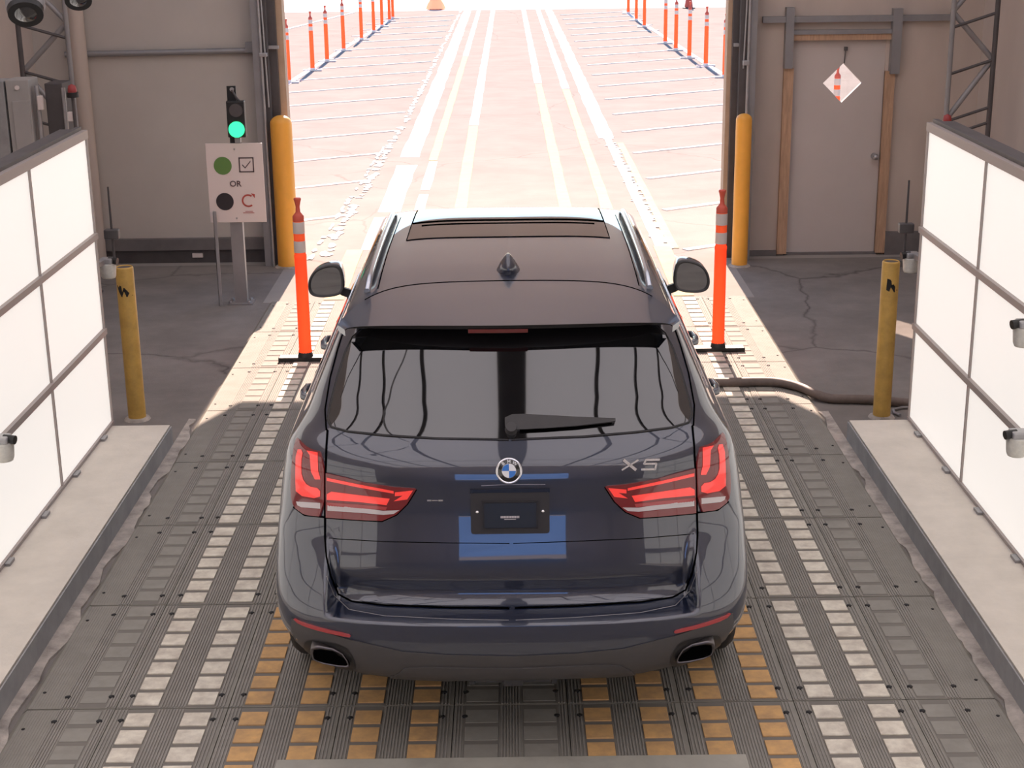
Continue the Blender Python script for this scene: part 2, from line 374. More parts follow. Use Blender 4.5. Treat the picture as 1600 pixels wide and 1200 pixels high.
def ceil(): 
    b = MB()
    for s in (-1, 1):
        b.add([(s * 4.6, -7.1, 4.75), (s * 4.6, FY + 0.2, 4.75), (0, FY + 0.2, 6.5), (0, -7.1, 6.5)], [(0, 1, 2, 3)])
    return struct(b.build('ceiling', 'roof_fabric', fixn=False), 'pale translucent tent roof', 'ceiling')
ceil()
b = MB()
b.box((-4.4, -7.1, 0), (-1.25, -7.0, 6.0)); b.box((1.27, -7.1, 0), (4.4, -7.0, 6.0)); b.box((-1.25, -7.1, 3.0), (1.27, -7.0, 6.4))
struct(b.build('wall_back', 'side_fabric'), 'fabric wall with the entrance behind the camera', 'wall')
b = MB()
for x in (-3.3, -2.2, -1.1, 1.1, 2.2, 3.3):
    z = 6.5 - abs(x) / 4.6 * 1.75 - 0.07; b.box((x - 0.04, -7.0, z - 0.05), (x + 0.04, FY, z + 0.05))
b.box((-0.11, -7.0, 6.32), (0.11, FY, 6.48))
for y in (-4.6, -0.5, 5.3, 9.7, 13.9):
    for s in (-1, 1): b.beam((s * 4.35, y, 4.7), (0, y, 6.36), 0.06, 0.06)
struct(b.build('trim_2', 'dark_steel'), 'dark purlins and rafters under the tent roof', 'trim')

b = MB(); b.box((-14, -23.5, 0), (14, -23, 8)); struct(b.build('wall_added_blue', 'added_wall_blue'), 'added unseen blue wall behind the entrance, reflected in the tailgate', 'wall')  # unseen, added only to give the tailgate its blue reflection
# curbs: rough strip, dark face, pale top
for s, nm, x_top, x_in, x_mat in ((-1, 'left', -2.155, -2.9, -2.08), (1, 'right', 2.105, 2.85, 2.02)):
    b = MB(); yA, yB = 1.0, (9.10 if s < 0 else 9.03)
    xa, xb = sorted((x_top, x_in))
    b.box((xa, yA, 0), (xb, yB, 0.14))
    xf = x_top - s * 0.012
    b.box((min(x_top - s * 0.004, xf), yA, 0.0), (max(x_top - s * 0.004, xf), yB, 0.132), 1)
    struct(b.build('trim_curb_' + nm, ['curb_concrete', 'curb_face']), 'raised concrete curb under the %s light wall' % nm, 'curb')
    # crumbling grout strip between curb and mats
    b = MB(); ys = np.linspace(1.0, 9.6, 130)
    xo = x_top - s * 0.012
    for i in range(len(ys) - 1):
        pass
    inner = [x_mat - s * (0.018 * math.sin(v * 5.1) + 0.015 * math.sin(v * 11.7 + 1) + random.uniform(-0.008, 0.008)) for v in ys]
    for i in range(len(ys) - 1):
        b.add([(xo, ys[i], 0.016), (xo, ys[i + 1], 0.016), (inner[i + 1], ys[i + 1], 0.012), (inner[i], ys[i], 0.012), (inner[i], ys[i], 0), (inner[i + 1], ys[i + 1], 0)],
              [(0, 1, 2, 3), (3, 2, 5, 4)])
    struct(b.build('trim_grout_' + nm, 'rough_concrete', fixn=False), 'crumbling concrete strip along the %s curb' % nm, 'concrete strip')

b = MB(); b.tube([(-3.95, FY - 0.09, 0.0), (-3.97, FY - 0.09, 4.8)], 0.075, 16); struct(b.build('trim_6', 'canvas'), 'rolled canvas strip in the left corner of the front wall', 'trim')
# wall furniture that belongs to the building
b = MB(); b.tube([(-4.1, FY - 0.04, 1.985), (-2.36, FY - 0.04, 2.0)], 0.028); b.box((-2.42, FY - 0.1, 1.99), (-2.33, FY, 2.08))
struct(b.build('trim_3', 'grey_steel'), 'grey horizontal pipe rail across the left wall', 'rail')
b = MB(); b.box((-4.4, FY - 0.06, 0.13), (-2.3, FY, 0.24)); b.box((-4.4, FY - 0.03, 0.0), (-2.3, FY, 0.125), 1); b.box((-3.06, FY - 0.05, 0.055), (-2.96, FY - 0.028, 0.095), 2)
struct(b.build('baseboard_left', ['base_rail', 'dark_steel', 'sign_white']), 'dark grey base rail at the foot of the left wall', 'baseboard')
b = MB(); b.box((3.6, FY - 0.05, 0.0), (4.4, FY, 0.22)); b.box((2.1, FY - 0.04, 0.0), (2.56, FY, 0.05)); b.box((DX0 - 0.02, FY - 0.02, 0.0), (DX1 + 0.02, FY + 0.1, 0.022))
struct(b.build('baseboard_right', 'base_rail'), 'dark base rail at the foot of the right wall', 'baseboard')
b = MB(); b.box((2.35, FY - 0.07, 2.195), (4.1, FY - 0.005, 2.25)); b.box((2.56, FY - 0.09, 1.78), (2.635, FY - 0.002, 2.33)); b.box((3.545, FY - 0.09, 1.72), (3.63, FY - 0.002, 2.31)); b.box((2.635, FY - 0.06, 2.085), (3.545, FY - 0.002, 2.125))
struct(b.build('trim_4', 'grey_steel'), 'grey steel frame rails above the door on the right', 'frame')
b = MB(); b.box((2.565, FY - 0.05, 0.02), (DX0, FY + 0.02, 1.78)); b.box((DX1, FY - 0.05, 0.02), (3.60, FY + 0.02, 1.74)); b.box((2.635, FY - 0.045, DZ), (3.545, FY + 0.02, 2.085))
struct(b.build('trim_5', 'jamb_wood'), 'orange brown wooden casing around the grey door', 'trim')
# door with a diamond opening
dc = (3.128, 1.632); R_ = 0.182
def door_fn(a, c, d): return (a, FY + 0.02 + d, c)
dia = [(dc[0], dc[1] + R_), (dc[0] + R_, dc[1]), (dc[0], dc[1] - R_), (dc[0] - R_, dc[1])]
b = MB()
T, Rr, B_, Lf = dia
c0, c1, c2, c3 = (DX0, 0.02), (DX1, 0.02), (DX1, DZ), (DX0, DZ)
for q in ([c3, Lf, T, c2], [c2, T, Rr, c1], [c1, Rr, B_, c0], [c0, B_, Lf, c3]):
    b.prism(q, door_fn, 0.045)
door = struct(b.build('door_1', 'door_paint'), 'grey door with a small diamond window', 'door')
b = MB(); b.disc((3.462, FY + 0.02, 0.945), 0.030, (0, -1, 0), 0.012); b.tube([(3.462, FY + 0.01, 0.945), (3.462, FY - 0.05, 0.945)], [0.012, 0.012]); b.lathe([(0.0, -0.03), (0.024, -0.02), (0.03, 0), (0.024, 0.02), (0, 0.03)], (3.462, FY - 0.06, 0.945), 14)
b.build('door_knob', 'galvanised', door)
b = MB(); b.prism(dia, lambda a, c, d: (a, FY + 0.04 + d, c), 0.004); b.build('pane', 'clear_pane', door)
b = MB(); b.tube([(3.14, FY - 0.004, 1.96), (3.135, FY - 0.006, 1.9), (3.13, FY - 0.004, 1.815)], 0.005); b.bbox((3.125, FY - 0.02, 1.93), (3.155, FY + 0.02, 1.965), 0.004)
b.build('hook', 'dark_steel', door)
# door-opening posts and tracks
for s, nm, xs in ((-1, 'left', (-2.345, -2.10)), (1, 'right', (2.09, 2.26))):
    b = MB()
    if s < 0:
        b.box((-2.335, FY - 0.22, 0), (-2.265, FY - 0.14, 5.0)); b.box((-2.262, FY - 0.2, 0), (-2.20, FY - 0.1, 5.0), 1)
        b.box((-2.20, FY - 0.1, 0), (-2.13, FY + 0.05, 5.0), 1); b.tube([(-2.25, FY - 0.24, 0.0), (-2.262, FY - 0.24, 5.0)], 0.013, 8, 2); b.tube([(-2.215, FY - 0.22, 1.5), (-2.24, FY - 0.25, 3.2)], 0.008, 6, 2)
        b.bbox((-2.27, FY - 0.26, 1.96), (-2.20, FY - 0.2, 1.995), 0.006, 2); b.box((-2.205, FY - 0.14, 2.02), (-2.11, FY - 0.09, 2.05), 2)
        b.box((-2.13, FY - 0.04, 0), (-2.072, FY + 0.13, 6.0), 3)
    else:
        b.box((2.19, FY - 0.22, 0), (2.275, FY - 0.14, 5.0)); b.box((2.125, FY - 0.2, 0), (2.19, FY - 0.1, 5.0), 1)
        b.box((2.07, FY - 0.1, 0), (2.125, FY + 0.05, 5.0), 1); b.tube([(2.198, FY - 0.24, 0.0), (2.203, FY - 0.24, 5.0)], 0.013, 8, 2); b.tube([(2.16, FY - 0.22, 1.8), (2.19, FY - 0.25, 3.2)], 0.008, 6, 2)
        b.bbox((2.15, FY - 0.26, 1.83), (2.21, FY - 0.2, 1.875), 0.006, 2); b.box((2.08, FY - 0.14, 1.99), (2.15, FY - 0.09, 2.02), 2)
        b.box((2.03, FY - 0.04, 0), (2.07, FY + 0.13, 6.0), 3)
    struct(b.build('trim_jamb_' + nm, ['grey_steel', 'dark_steel', 'galvanised', 'jamb_lit_brown']), 'grey steel door posts and track on the %s of the opening' % nm, 'door post')

# ------------------------------------------------------------------ floor mats
MW, ML = 0.4745, 1.005
X0M = -1.682
def mat_mesh(kind):
    b = MB(); W2 = MW - 0.002; L2 = ML - 0.007
    # slots: 0 rubber, 1 ribs, 2 block colour, 3 hole, 4 groove
    mats = ['rubber', 'rib', {'white': 'white_paint', 'orange': 'orange_paint'}.get(kind, 'rubber_block'), 'hole', 'groove']
    wd = W2 if kind != 'edge' else 0.37
    b.box((0.002, 0.003, 0), (wd, L2, 0.020))
    if kind in ('white', 'orange'): cols = [(0.066, 0.176), (0.300, 0.412)]
    elif kind == 'plain': cols = [(0.05, 0.185), (0.29, 0.425)]
    else: cols = [(0.050, 0.165)]
    pitch = (L2 - 0.03) / 7
    for c0, c1 in cols:
        b.box((c0 - 0.004, 0.008, 0.0195), (c1 + 0.004, L2 - 0.004, 0.0206), 4)
        for k in range(7):
            y0 = 0.022 + k * pitch
            b.bbox((c0, y0, 0.019), (c1, y0 + pitch * 0.76, 0.0265 if kind in ('white', 'orange') else 0.0230), 0.002, 2)
    if kind == 'edge': ribs = [0.012, 0.024, 0.036, 0.18, 0.192, 0.204, 0.216, 0.228]
    elif kind == 'plain': ribs = [0.01, 0.022, 0.034, 0.2, 0.212, 0.224, 0.236, 0.248, 0.26, 0.272, 0.44, 0.452, 0.464]
    else: ribs = [0.012, 0.026, 0.040, 0.054] + [0.190 + 0.0125 * k for k in range(9)] + [0.424, 0.438, 0.452]
    for r in ribs: b.box((r - 0.003, 0.006, 0.0199), (r + 0.003, L2 - 0.004, 0.0236), 1)
    hx = (0.047, 0.428) if kind != 'edge' else (0.042, 0.228)
    for x in hx:
        for y in (0.105, L2 - 0.095):
            b.lathe([(0.0125, 0.019), (0.0125, 0.0246), (0, 0.0246)], (x, y, 0), 12, 3)
    if kind == 'edge':                               # fine grid on the sloping lip
        b.add([(0.37, 0.003, 0.020), (0.37, L2, 0.020), (0.395, L2, 0.001), (0.395, 0.003, 0.001)], [(0, 3, 2, 1)])
        for k in range(11): b.box((0.235 + k * 0.012, 0.006, 0.0199), (0.238 + k * 0.012, L2 - 0.004, 0.0212), 1)
        for y in (0.16, L2 - 0.14): b.lathe([(0.008, 0.019), (0.008, 0.0225), (0, 0.0225)], (0.34, y, 0), 10, 3)
    o = b.build('floor_mat', mats); me = o.data; bpy.data.objects.remove(o); return me
MESH = {k: mat_mesh(k) for k in ('white', 'orange', 'plain', 'edge')}
ROW0 = 5.725 - ML * 2
ORD = ['nearest', 'second', 'third', 'fourth', 'fifth', 'sixth', 'seventh', 'eighth', 'ninth']
colnames = [('edge', 'plain grey edge mat with sloping lip along the left curb'),
            ('white', 'mat with two columns of white blocks, outside the left wheels'),
            ('orange', 'mat with orange blocks in the left wheel path, beside the white-block mats'),
            ('orange', 'mat with orange blocks just left of the plain middle mats'),
            ('plain', 'plain dark mat on the middle line of the lane'),
            ('orange', 'mat with orange blocks just right of the plain middle mats'),
            ('orange', 'mat with orange blocks in the right wheel path, beside the white-block mats'),
            ('white', 'mat with two columns of white blocks, outside the right wheels'),
            ('edge', 'plain grey edge mat with sloping lip along the right curb')]
for ci, (kind, cl) in enumerate(colnames):
    for r in range(1, 9):
        x = X0M + (ci - 1) * MW + 0.0; y = ROW0 + r * ML
        if 3 <= ci <= 5 and r >= 3: continue          # wholly under and behind the vehicle
        o = bpy.data.objects.new('floor_mat', MESH[kind]); COL.objects.link(o)
        if ci == 0: o.location = (X0M, y + ML - 0.0, 0); o.rotation_euler.z = PI
        elif ci == 8: o.location = (X0M + 7 * MW, y, 0)
        else: o.location = (x, y, 0)
        tag(o, '%s row, %s' % (ORD[r - 1], cl), 'floor mat', 'interlocking floor mats in the lane')
b = MB(); b.bbox((-0.94, 4.3, 0.018), (0.90, 5.285, 0.034), 0.004)
tag(b.build('threshold_plate', 'threshold'), 'flat pale plate lying across the mats behind the vehicle', 'plate')

# ------------------------------------------------------------------ light walls
GX = (-2.52, 2.47)
def light_wall(s):
    xf = GX[0] if s < 0 else GX[1]; yE = 9.15 if s < 0 else 9.04
    side = 'left' if s < 0 else 'right'
    t = thing('light_wall', (xf, 5.0, 0.14), 'tall glowing white light wall of square panels on the %s curb' % side, 'light panel')
    ye = [yE - k * 1.145 for k in range(8)]; zs = [0.145, 0.745, 1.345, 1.945]
    out = -s                                        # towards the lane
    def bx(b, d0, d1, y0, y1, z0, z1): 
        x0, x1 = sorted((xf - out * d0, xf - out * d1)); b.box((x0, y0, z0), (x1, y1, z1))
    for i in range(7):
        for j in range(3):
            b = MB(); bx(b, 0.012, 0.03, ye[i + 1] + 0.006, ye[i] - 0.006, zs[j] + 0.006, zs[j + 1] - 0.006); b.build('diffuser', 'light_diffuser', t)
    b = MB()
    for y in ye: bx(b, 0.0, 0.035, y - 0.008, y + 0.008, 0.145, 1.945)
    for z in zs[1:3]: bx(b, -0.012, 0.035, ye[-1], ye[0], z - 0.018, z + 0.018)
    bx(b, -0.004, 0.035, ye[-1], ye[0], 0.142, 0.160)
    b.build('frame', 'light_frame', t)
    b = MB(); bx(b, -0.004, 0.03, ye[-1], ye[0] + 0.01, 1.935, 1.985); b.build('top_rail', 'light_frame', t)
    b = MB(); bx(b, 0.035, 0.16, ye[-1], ye[0] + 0.005, 0.142, 1.99); bx(b, 0.03, 0.06, ye[-1], ye[0], 1.985, 2.005)
    b.build('back_casing', 'dark_steel', t)
    b = MB()
    for k in range(12): bx(b, -0.03, 0.0, ye[0] - 0.35 - k * 0.62, ye[0] - 0.27 - k * 0.62, 0.14, 0.155)
    b.build('foot_clip', 'grey_steel', t)
    return t
light_wall(-1); light_wall(1)

def sensor(p, s, label, rod=False):
    p = Vector(p); t = thing('sensor_camera', p, label, 'sensor', 'sensor cameras on the light walls')
    o = -s
    b = MB(); b.lathe([(0.0, -0.095), (0.040, -0.095), (0.047, -0.08), (0.053, -0.01), (0.054, 0.0), (0.0, 0.002)], p, 14); b.build('housing', 'housing_white', t)
    b = MB(); b.bbox((p.x - 0.04, p.y - 0.05, p.z), (p.x + 0.04, p.y + 0.03, p.z + 0.035), 0.01); b.build('cap', 'galvanised', t)
    b = MB(); b.tube([p + Vector((o * 0.01, -0.01, 0.02)), p + Vector((o * 0.068, -0.02, 0.014))], [0.020, 0.022], 14); b.build('lens_barrel', 'black_plastic', t)
    b = MB(); e = Vector((p.x + s * 0.15, p.y, p.z)) if not rod else Vector(((GX[0] if s < 0 else GX[1]) + s * 0.08, (9.15 if s < 0 else 9.04) + 0.004, p.z))
    b.beam(p + Vector((0, 0, 0.02)), e, 0.03, 0.03); b.build('bracket', 'galvanised', t)
    if rod:
        b = MB(); b.tube([p + Vector((o * 0.045, 0.0, 0.02)), p + Vector((o * 0.045, 0, 0.48))], [0.009, 0.006], 8); b.build('rod', 'dark_steel', t)
        b = MB(); b.bbox((p.x + o * 0.045 - 0.045, p.y - 0.03, p.z + 0.155), (p.x + o * 0.045 + 0.045, p.y + 0.03, p.z + 0.215), 0.008); b.build('clamp', 'dark_steel', t)
    return t
pL = onX(4, 690, -2.44); pR = onX(1590, 682, 2.39); pR2 = onX(1601, 510, 2.39); pL2 = onX(-8, 516, -2.44)
sensor(pL, -1, 'small white sensor camera on the middle rail of the left light wall')
sensor(pR, 1, 'small white sensor camera on the lower rail of the right light wall')
sensor(pR2, 1, 'small white sensor camera on the upper part of the right light wall')
sensor(onY(168, 411, 9.35), -1, 'white sensor camera with thin rod behind the left light wall end', True)
sensor(onY(1424, 402, 9.25), 1, 'white sensor camera with thin rod behind the right light wall end', True)

# ------------------------------------------------------------------ bollards
def bollard(x, y, r, h, dome, m, label, mark=None):
    t = thing('bollard', (x, y, 0), label, 'bollard')
    prof = [(r, 0), (r, h - (r * 0.75 if dome else 0.01))]
    if dome: prof += [(r * math.cos(a), h - r * 0.75 + r * 0.75 * math.sin(a)) for a in (0.3, 0.6, 0.9, 1.2, 1.45)] + [(0, h)]
    else: prof += [(r - 0.006, h), (r - 0.008, h), (r - 0.008, h - 0.02), (0, h - 0.02)]
    b = MB(); b.lathe(prof, (x, y, 0), 32); b.build('post', m, t)
    if not dome:
        b = MB(); b.disc((x, y, h - 0.019), r - 0.009, (0, 0, 1), 0.012); b.build('fill', 'dark_steel', t)
    b = MB(); b.lathe([(r + 0.03, 0.0), (r + 0.022, 0.012), (r, 0.018)], (x, y, 0), 24); b.build('grout', 'rough_concrete', t)
    if mark:
        b = MB(); rr = r + 0.0012
        P = mark; n = len(P)
        # curved patch: grid in angle/height clipped to the outline
        vs, ed = [], []
        pts = [Vector(q) for q in P]
        V = delaunay_2d_cdt([*pts], [], [list(range(n))], 1, 1e-4)
        vv = [(x + rr * math.sin(q.x), y - rr * math.cos(q.x), q.y) for q in V[0]]
        b.add(vv, V[2]); b.build('black_mark', 'black_plastic', t)
    return t
bollard(-2.108, 14.2, 0.100, 1.43, True, 'bollard_bright', 'tall orange domed bollard left of the door opening')
bollard(2.146, 14.0, 0.073, 1.42, True, 'bollard_bright', 'tall slim orange domed bollard right of the door opening')
def wob(cx, z0, pts): return [(cx + a, z0 + c) for a, c in pts]
bollard(-2.497, 9.65, 0.058, 1.04, False, 'bollard_worn', 'worn yellow bollard beside the end of the left light wall',
        [(-0.9, 0.925), (-0.4, 0.925), (0.1, 0.91), (0.5, 0.88), (1.0, 0.855), (0.3, 0.85), (-0.3, 0.85), (-0.6, 0.88)])
bollard(2.423, 9.5, 0.056, 1.05, False, 'bollard_worn', 'worn yellow bollard beside the end of the right light wall',
        [(-0.55, 0.945), (-0.2, 0.94), (0.3, 0.90), (0.8, 0.865), (0.3, 0.855), (-0.1, 0.89), (-0.25, 0.86), (-0.6, 0.87)])

# ------------------------------------------------------------------ delineator posts
def delineator(x, y, near=True):
    t = thing('delineator_post', (x, y, 0), 'x', 'delineator post')
    z0 = 0.02 if near else 0.0
    b = MB(); b.bbox((x - 0.20, y - 0.045, z0), (x + 0.20, y + 0.045, z0 + 0.035), 0.008); b.lathe([(0.058, z0 + 0.035), (0.05, z0 + 0.07), (0.046, z0 + 0.075)], (x, y, 0), 16); b.build('base', 'black_plastic' if near else 'base_pale', t)
    b = MB(); b.lathe([(0.050, z0 + 0.055), (0.050, z0 + 0.075), (0.0465, z0 + 0.09), (0.044, 0.80), (0.0455, 0.805), (0.0455, 0.825), (0.041, 0.83), (0.041, 1.085)], (x, y, 0), 24); b.build('post', 'delineator_orange', t)
    b = MB(); b.lathe([(0.0415, 1.075), (0.0415, 1.11), (0.030, 1.125), (0.018, 1.14), (0.015, 1.18), (0.022, 1.215), (0.028, 1.235), (0.024, 1.243), (0.0, 1.245)], (x, y, 0), 20); b.build('grip', 'delineator_top', t)
    for z in (0.845, 0.985):
        b = MB(); b.lathe([(0.0425, z), (0.0432, z + 0.004), (0.0432, z + 0.081), (0.0425, z + 0.085)], (x, y, 0), 24); b.build('band', 'reflective_band', t)
    return t
dl = delineator(-1.535, 10.93); tag(dl, 'orange delineator post on the mats left of the vehicle', None, 'delineator posts beside the vehicle')
dr = delineator(1.553, 11.05); tag(dr, 'orange delineator post on the mats right of the vehicle', None, 'delineator posts beside the vehicle')
fd = delineator(-4.35, 30.7, False); tag(fd, 'orange delineator post outside, nearest of the left row', None, 'left row of delineator posts')
rows_l = [(-4.17, 33.1), (-4.09, 35.15), (-4.0, 37.95), (-3.86, 41.2), (-3.76, 43.9), (-3.70, 46.1), (-3.65, 48.4), (-3.63, 49.6)]
for k, (x, y) in enumerate(rows_l):
    o = copy_tree(fd, (x, y, 0)); tag(o, 'orange delineator post outside, %s of the left row' % (['second', 'third', 'fourth', 'fifth', 'sixth', 'seventh', 'eighth', 'ninth and farthest'][k]), None, 'left row of delineator posts')
rows_r = [(4.29, 30.7), (4.21, 33.05), (4.07, 34.9), (3.98, 36.9), (3.93, 38.9), (3.90, 44.6), (3.89, 47.3), (3.90, 50.6)]
for k, (x, y) in enumerate(rows_r):
    o = copy_tree(fd, (x, y, 0)); tag(o, 'orange delineator post outside, %s of the right row' % (['nearest', 'second', 'third', 'fourth', 'fifth', 'sixth', 'seventh', 'eighth and farthest'][k]), None, 'right row of delineator posts')
o = copy_tree(fd, (4.30, 20.2, 0)); tag(o, 'orange delineator post seen through the diamond window of the door', None, 'right row of delineator posts')
def cone(x, y, m, label, dome=False):
    t = thing('traffic_cone', (x, y, 0), label, 'traffic cone')
    b = MB(); b.bbox((x - 0.2, y - 0.2, 0), (x + 0.2, y + 0.2, 0.04), 0.01); b.build('base', 'black_plastic', t)
    b = MB(); b.lathe([(0.15, 0.04), (0.03, 0.7), (0.0, 0.7)] if not dome else [(0.34, 0.03), (0.30, 0.15), (0.20, 0.32), (0.08, 0.42), (0, 0.44)], (x, y, 0), 20); b.build('body', m, t)
p = onZ(681, 15); cone(p.x, p.y, 'tan_fabric', 'squat tan cone far out on the left of the lane', True)
p = onZ(1076, 13); cone(p.x, p.y, 'delineator_top', 'small red cone far out beyond the right row of posts')

# ------------------------------------------------------------------ sign and traffic light
SY = 12.75
st = thing('instruction_sign', (-2.31, SY, 0), 'white instruction board with green and black dots on a grey post', 'sign')
b = MB(); b.box((-2.375, SY + 0.02, 0.0), (-2.27, SY + 0.09, 1.36)); b.box((-2.43, SY - 0.03, 0), (-2.22, SY + 0.14, 0.012)); 
for dx in (-0.085, 0.075):
    for dy in (0.0, 0.11): b.lathe([(0.014, 0.012), (0.014, 0.03), (0, 0.03)], (-2.325 + dx, SY + dy, 0), 6)
b.build('post', 'grey_steel', st)
bd = MB(); bd.bbox((-2.535, SY, 0.715), (-2.06, SY + 0.012, 1.383), 0.004); bd = bd.build('board', 'sign_white', st)
def sdisc(px, py, r, m, nm):
    c = onY(px, py, SY); b = MB(); b.disc((c.x, SY + 0.001, c.z), r, (0, -1, 0), 0.004); return b.build(nm, m, st)
sdisc(348, 259, 0.075, 'sign_green', 'green_dot'); sdisc(351.5, 315, 0.074, 'sign_black', 'black_dot')
c = onY(385, 257.5, SY); b = MB(); q = 0.063
for x0, x1, z0, z1 in ((-q, q, q - 0.01, q), (-q, q, -q, -q + 0.01), (-q, -q + 0.01, -q, q), (q - 0.01, q, -q, q)): b.box((c.x + x0, SY - 0.003, c.z + z0), (c.x + x1, SY, c.z + z1))
b.build('box_outline', 'sign_ink', st)
b = MB()
for a0, a1 in (((-0.035, 0.0), (-0.012, -0.025)), ((-0.012, -0.025), (0.036, 0.03))): b.beam((c.x + a0[0], SY - 0.001, c.z + a0[1]), (c.x + a1[0], SY - 0.001, c.z + a1[1]), 0.004, 0.011, 0, (0, -1, 0)) if False else b.prism([(a0[0], a0[1] - .006), (a1[0], a1[1] - .006), (a1[0], a1[1] + .006), (a0[0], a0[1] + .006)], lambda u, v, d: (c.x + u, SY - 0.003 + d, c.z + v), 0.003)
b.build('tick_mark', 'sign_ink', st)
c = onY(368, 287.5, SY); text_mesh('lettering', 'OR', 0.068, Matrix.Translation((c.x, SY - 0.002, c.z)) @ Matrix.Rotation(PI / 2, 4, 'X'), 'sign_ink', st)
c = onY(388, 313.5, SY); b = MB(); pts = []
for k in range(21):
    a = math.radians(52 + k * 256 / 20); pts.append((c.x + 0.055 * math.cos(a), c.z + 0.055 * math.sin(a)))
for k in range(20):
    (ax, az), (bx2, bz) = pts[k], pts[k + 1]
    ox = ((ax - c.x) * 0.75, (az - c.z) * 0.75); oxx = ((bx2 - c.x) * 0.75, (bz - c.z) * 0.75)
    b.prism([(ax, az), (bx2, bz), (c.x + oxx[0], c.z + oxx[1]), (c.x + ox[0], c.z + ox[1])], lambda u, v, d: (u, SY - 0.003 + d, v), 0.003)
b.prism([(c.x + 0.026, c.z + 0.062), (c.x + 0.058, c.z + 0.055), (c.x + 0.056, c.z + 0.022)], lambda u, v, d: (u, SY - 0.003 + d, v), 0.003)
b.box((c.x - 0.03, SY - 0.002, c.z - 0.093), (c.x + 0.035, SY, c.z - 0.089)); b.box((c.x - 0.05, SY - 0.002, c.z - 0.106), (c.x + 0.045, SY, c.z - 0.102))
b.build('curved_arrow', 'sign_red', st)
b = MB()
for px, py in ((366, 233), (370, 341)):
    cc = onY(px, py, SY); b.disc((cc.x, SY, cc.z), 0.008, (0, -1, 0), 0.004, 10)
b.build('bolt', 'galvanised', st)
tl = thing('traffic_light', (-2.25, SY + 0.02, 1.37), 'black two-lamp traffic light showing green above the instruction board', 'traffic light')
b = MB(); b.box((-2.33, SY + 0.03, 1.361), (-2.255, SY + 0.05, 1.85)); b.box((-2.30, SY + 0.02, 1.361), (-2.235, SY + 0.06, 1.45)); b.build('back_plate', 'black_plastic', tl)
b = MB(); b.bbox((-2.332, SY - 0.04, 1.435), (-2.182, SY + 0.03, 1.735), 0.01); b.build('housing', 'black_plastic', tl)
b = MB(); b.disc((-2.252, SY - 0.038, 1.66), 0.055, (0, -1, 0), 0.012); b.build('unlit_lens', 'signal_dark', tl)
b = MB(); b.disc((-2.255, SY - 0.038, 1.503), 0.066, (0, -1, 0), 0.016); b.build('green_lens', 'signal_green', tl)
b = MB(); b.disc((-2.285, SY + 0.03, 1.825), 0.017, (0, -1, 0), 0.02, 14); b.build('eyelet', 'galvanised', tl)
b = MB(); b.tube([(-2.285, SY + 0.015, 1.82), (-2.25, SY, 1.76), (-2.23, SY + 0.01, 1.73)], 0.010, 8); b.build('cable', 'dark_steel', tl)
b = MB(); b.bbox((-2.285, SY - 0.005, 1.385), (-2.235, SY + 0.03, 1.43), 0.006); b.build('mount', 'galvanised', tl)
b = MB(); x = -2.50; b.box((x, SY - 0.05, 0.0), (x + 0.03, SY - 0.046, 0.82)); b.box((x, SY - 0.05, 0.0), (x + 0.004, SY - 0.018, 0.82))
tag(b.build('steel_stake', 'galvanised'), 'thin steel angle stake standing left of the sign post', 'stake')

# ------------------------------------------------------------------ corner truss legs, cabinets, cameras, hose
def truss(s):
    side = 'left' if s < 0 else 'right'
    xs = (-4.13, -3.72) if s < 0 else (3.76, 4.13); y = 13.2
    t = thing('truss_leg', ((xs[0] + xs[1]) / 2, y, 0), 'dark steel lattice truss leg in the %s corner of the tent' % side, 'truss')
    for x in xs: 
        b = MB(); b.tube([(x, y, 0), (x, y, 4.80)], 0.022); b.build('chord', 'grey_steel' if abs(x) < 4 else 'dark_steel', t)
    zs = [0.1, 0.5, 0.9, 1.3, 1.43, 1.83, 2.22, 2.6, 3.0, 3.4, 3.8, 4.2]
    a, c = (xs[1], xs[0]) if s < 0 else (xs[0], xs[1])     # a inner, c outer
    for z in zs[::1]:
        b = MB(); b.tube([(a, y, z), (c, y, z + 0.12)], 0.013, 8); b.build('lattice_bar', 'dark_steel', t)
    for z0, z1, f in ((1.43, 1.95, 0), (2.35, 1.95, 0), (1.43, 0.95, 0), (0.5, 0.95, 0), (2.35, 2.8, 0), (3.3, 2.8, 0), (3.3, 3.8, 0), (4.2, 3.8, 0)):
        b = MB(); b.tube([(a, y + 0.03, z0), (c, y + 0.03, z1)], 0.024, 8); b.build('diagonal', 'grey_steel', t)
    b = MB()
    for x in xs: b.box((x - 0.08, y - 0.08, 0), (x + 0.08, y + 0.08, 0.015))
    b.build('foot_plate', 'dark_steel', t)
truss(-1); truss(1)
b = MB(); b.tube([(-3.62, 13.9, 0), (-3.62, 13.9, 4.9)], 0.02); 
def cabinet(x0, x1, y, z0, z1, m, label, door=True):
    t = thing('electrical_cabinet', ((x0 + x1) / 2, y, 0), label, 'cabinet')
    b = MB(); b.bbox((x0, y, z0), (x1, y + 0.25, z1), 0.008); b.build('body', m, t)
    if door:
        b = MB(); b.bbox((x0 + (x1 - x0) * 0.22, y - 0.012, z0 + 0.05), (x1 - 0.01, y + 0.002, z1 - 0.16), 0.004); b.build('door', m, t)
        b = MB(); b.disc((x0 + (x1 - x0) * 0.5, y, z1 - 0.06), 0.018, (0, -1, 0), 0.01, 12); b.build('lamp', 'sign_white', t)
    b = MB()
    for x in (x0 + 0.03, x1 - 0.03): b.box((x - 0.02, y + 0.1, 0), (x + 0.02, y + 0.15, z0 + 0.01))
    b.build('leg', 'grey_steel', t)
    return t
cabinet(-3.90, -3.72, 12.0, 0.9, 2.0, 'cabinet_grey', 'light grey electrical cabinet behind the left light wall')
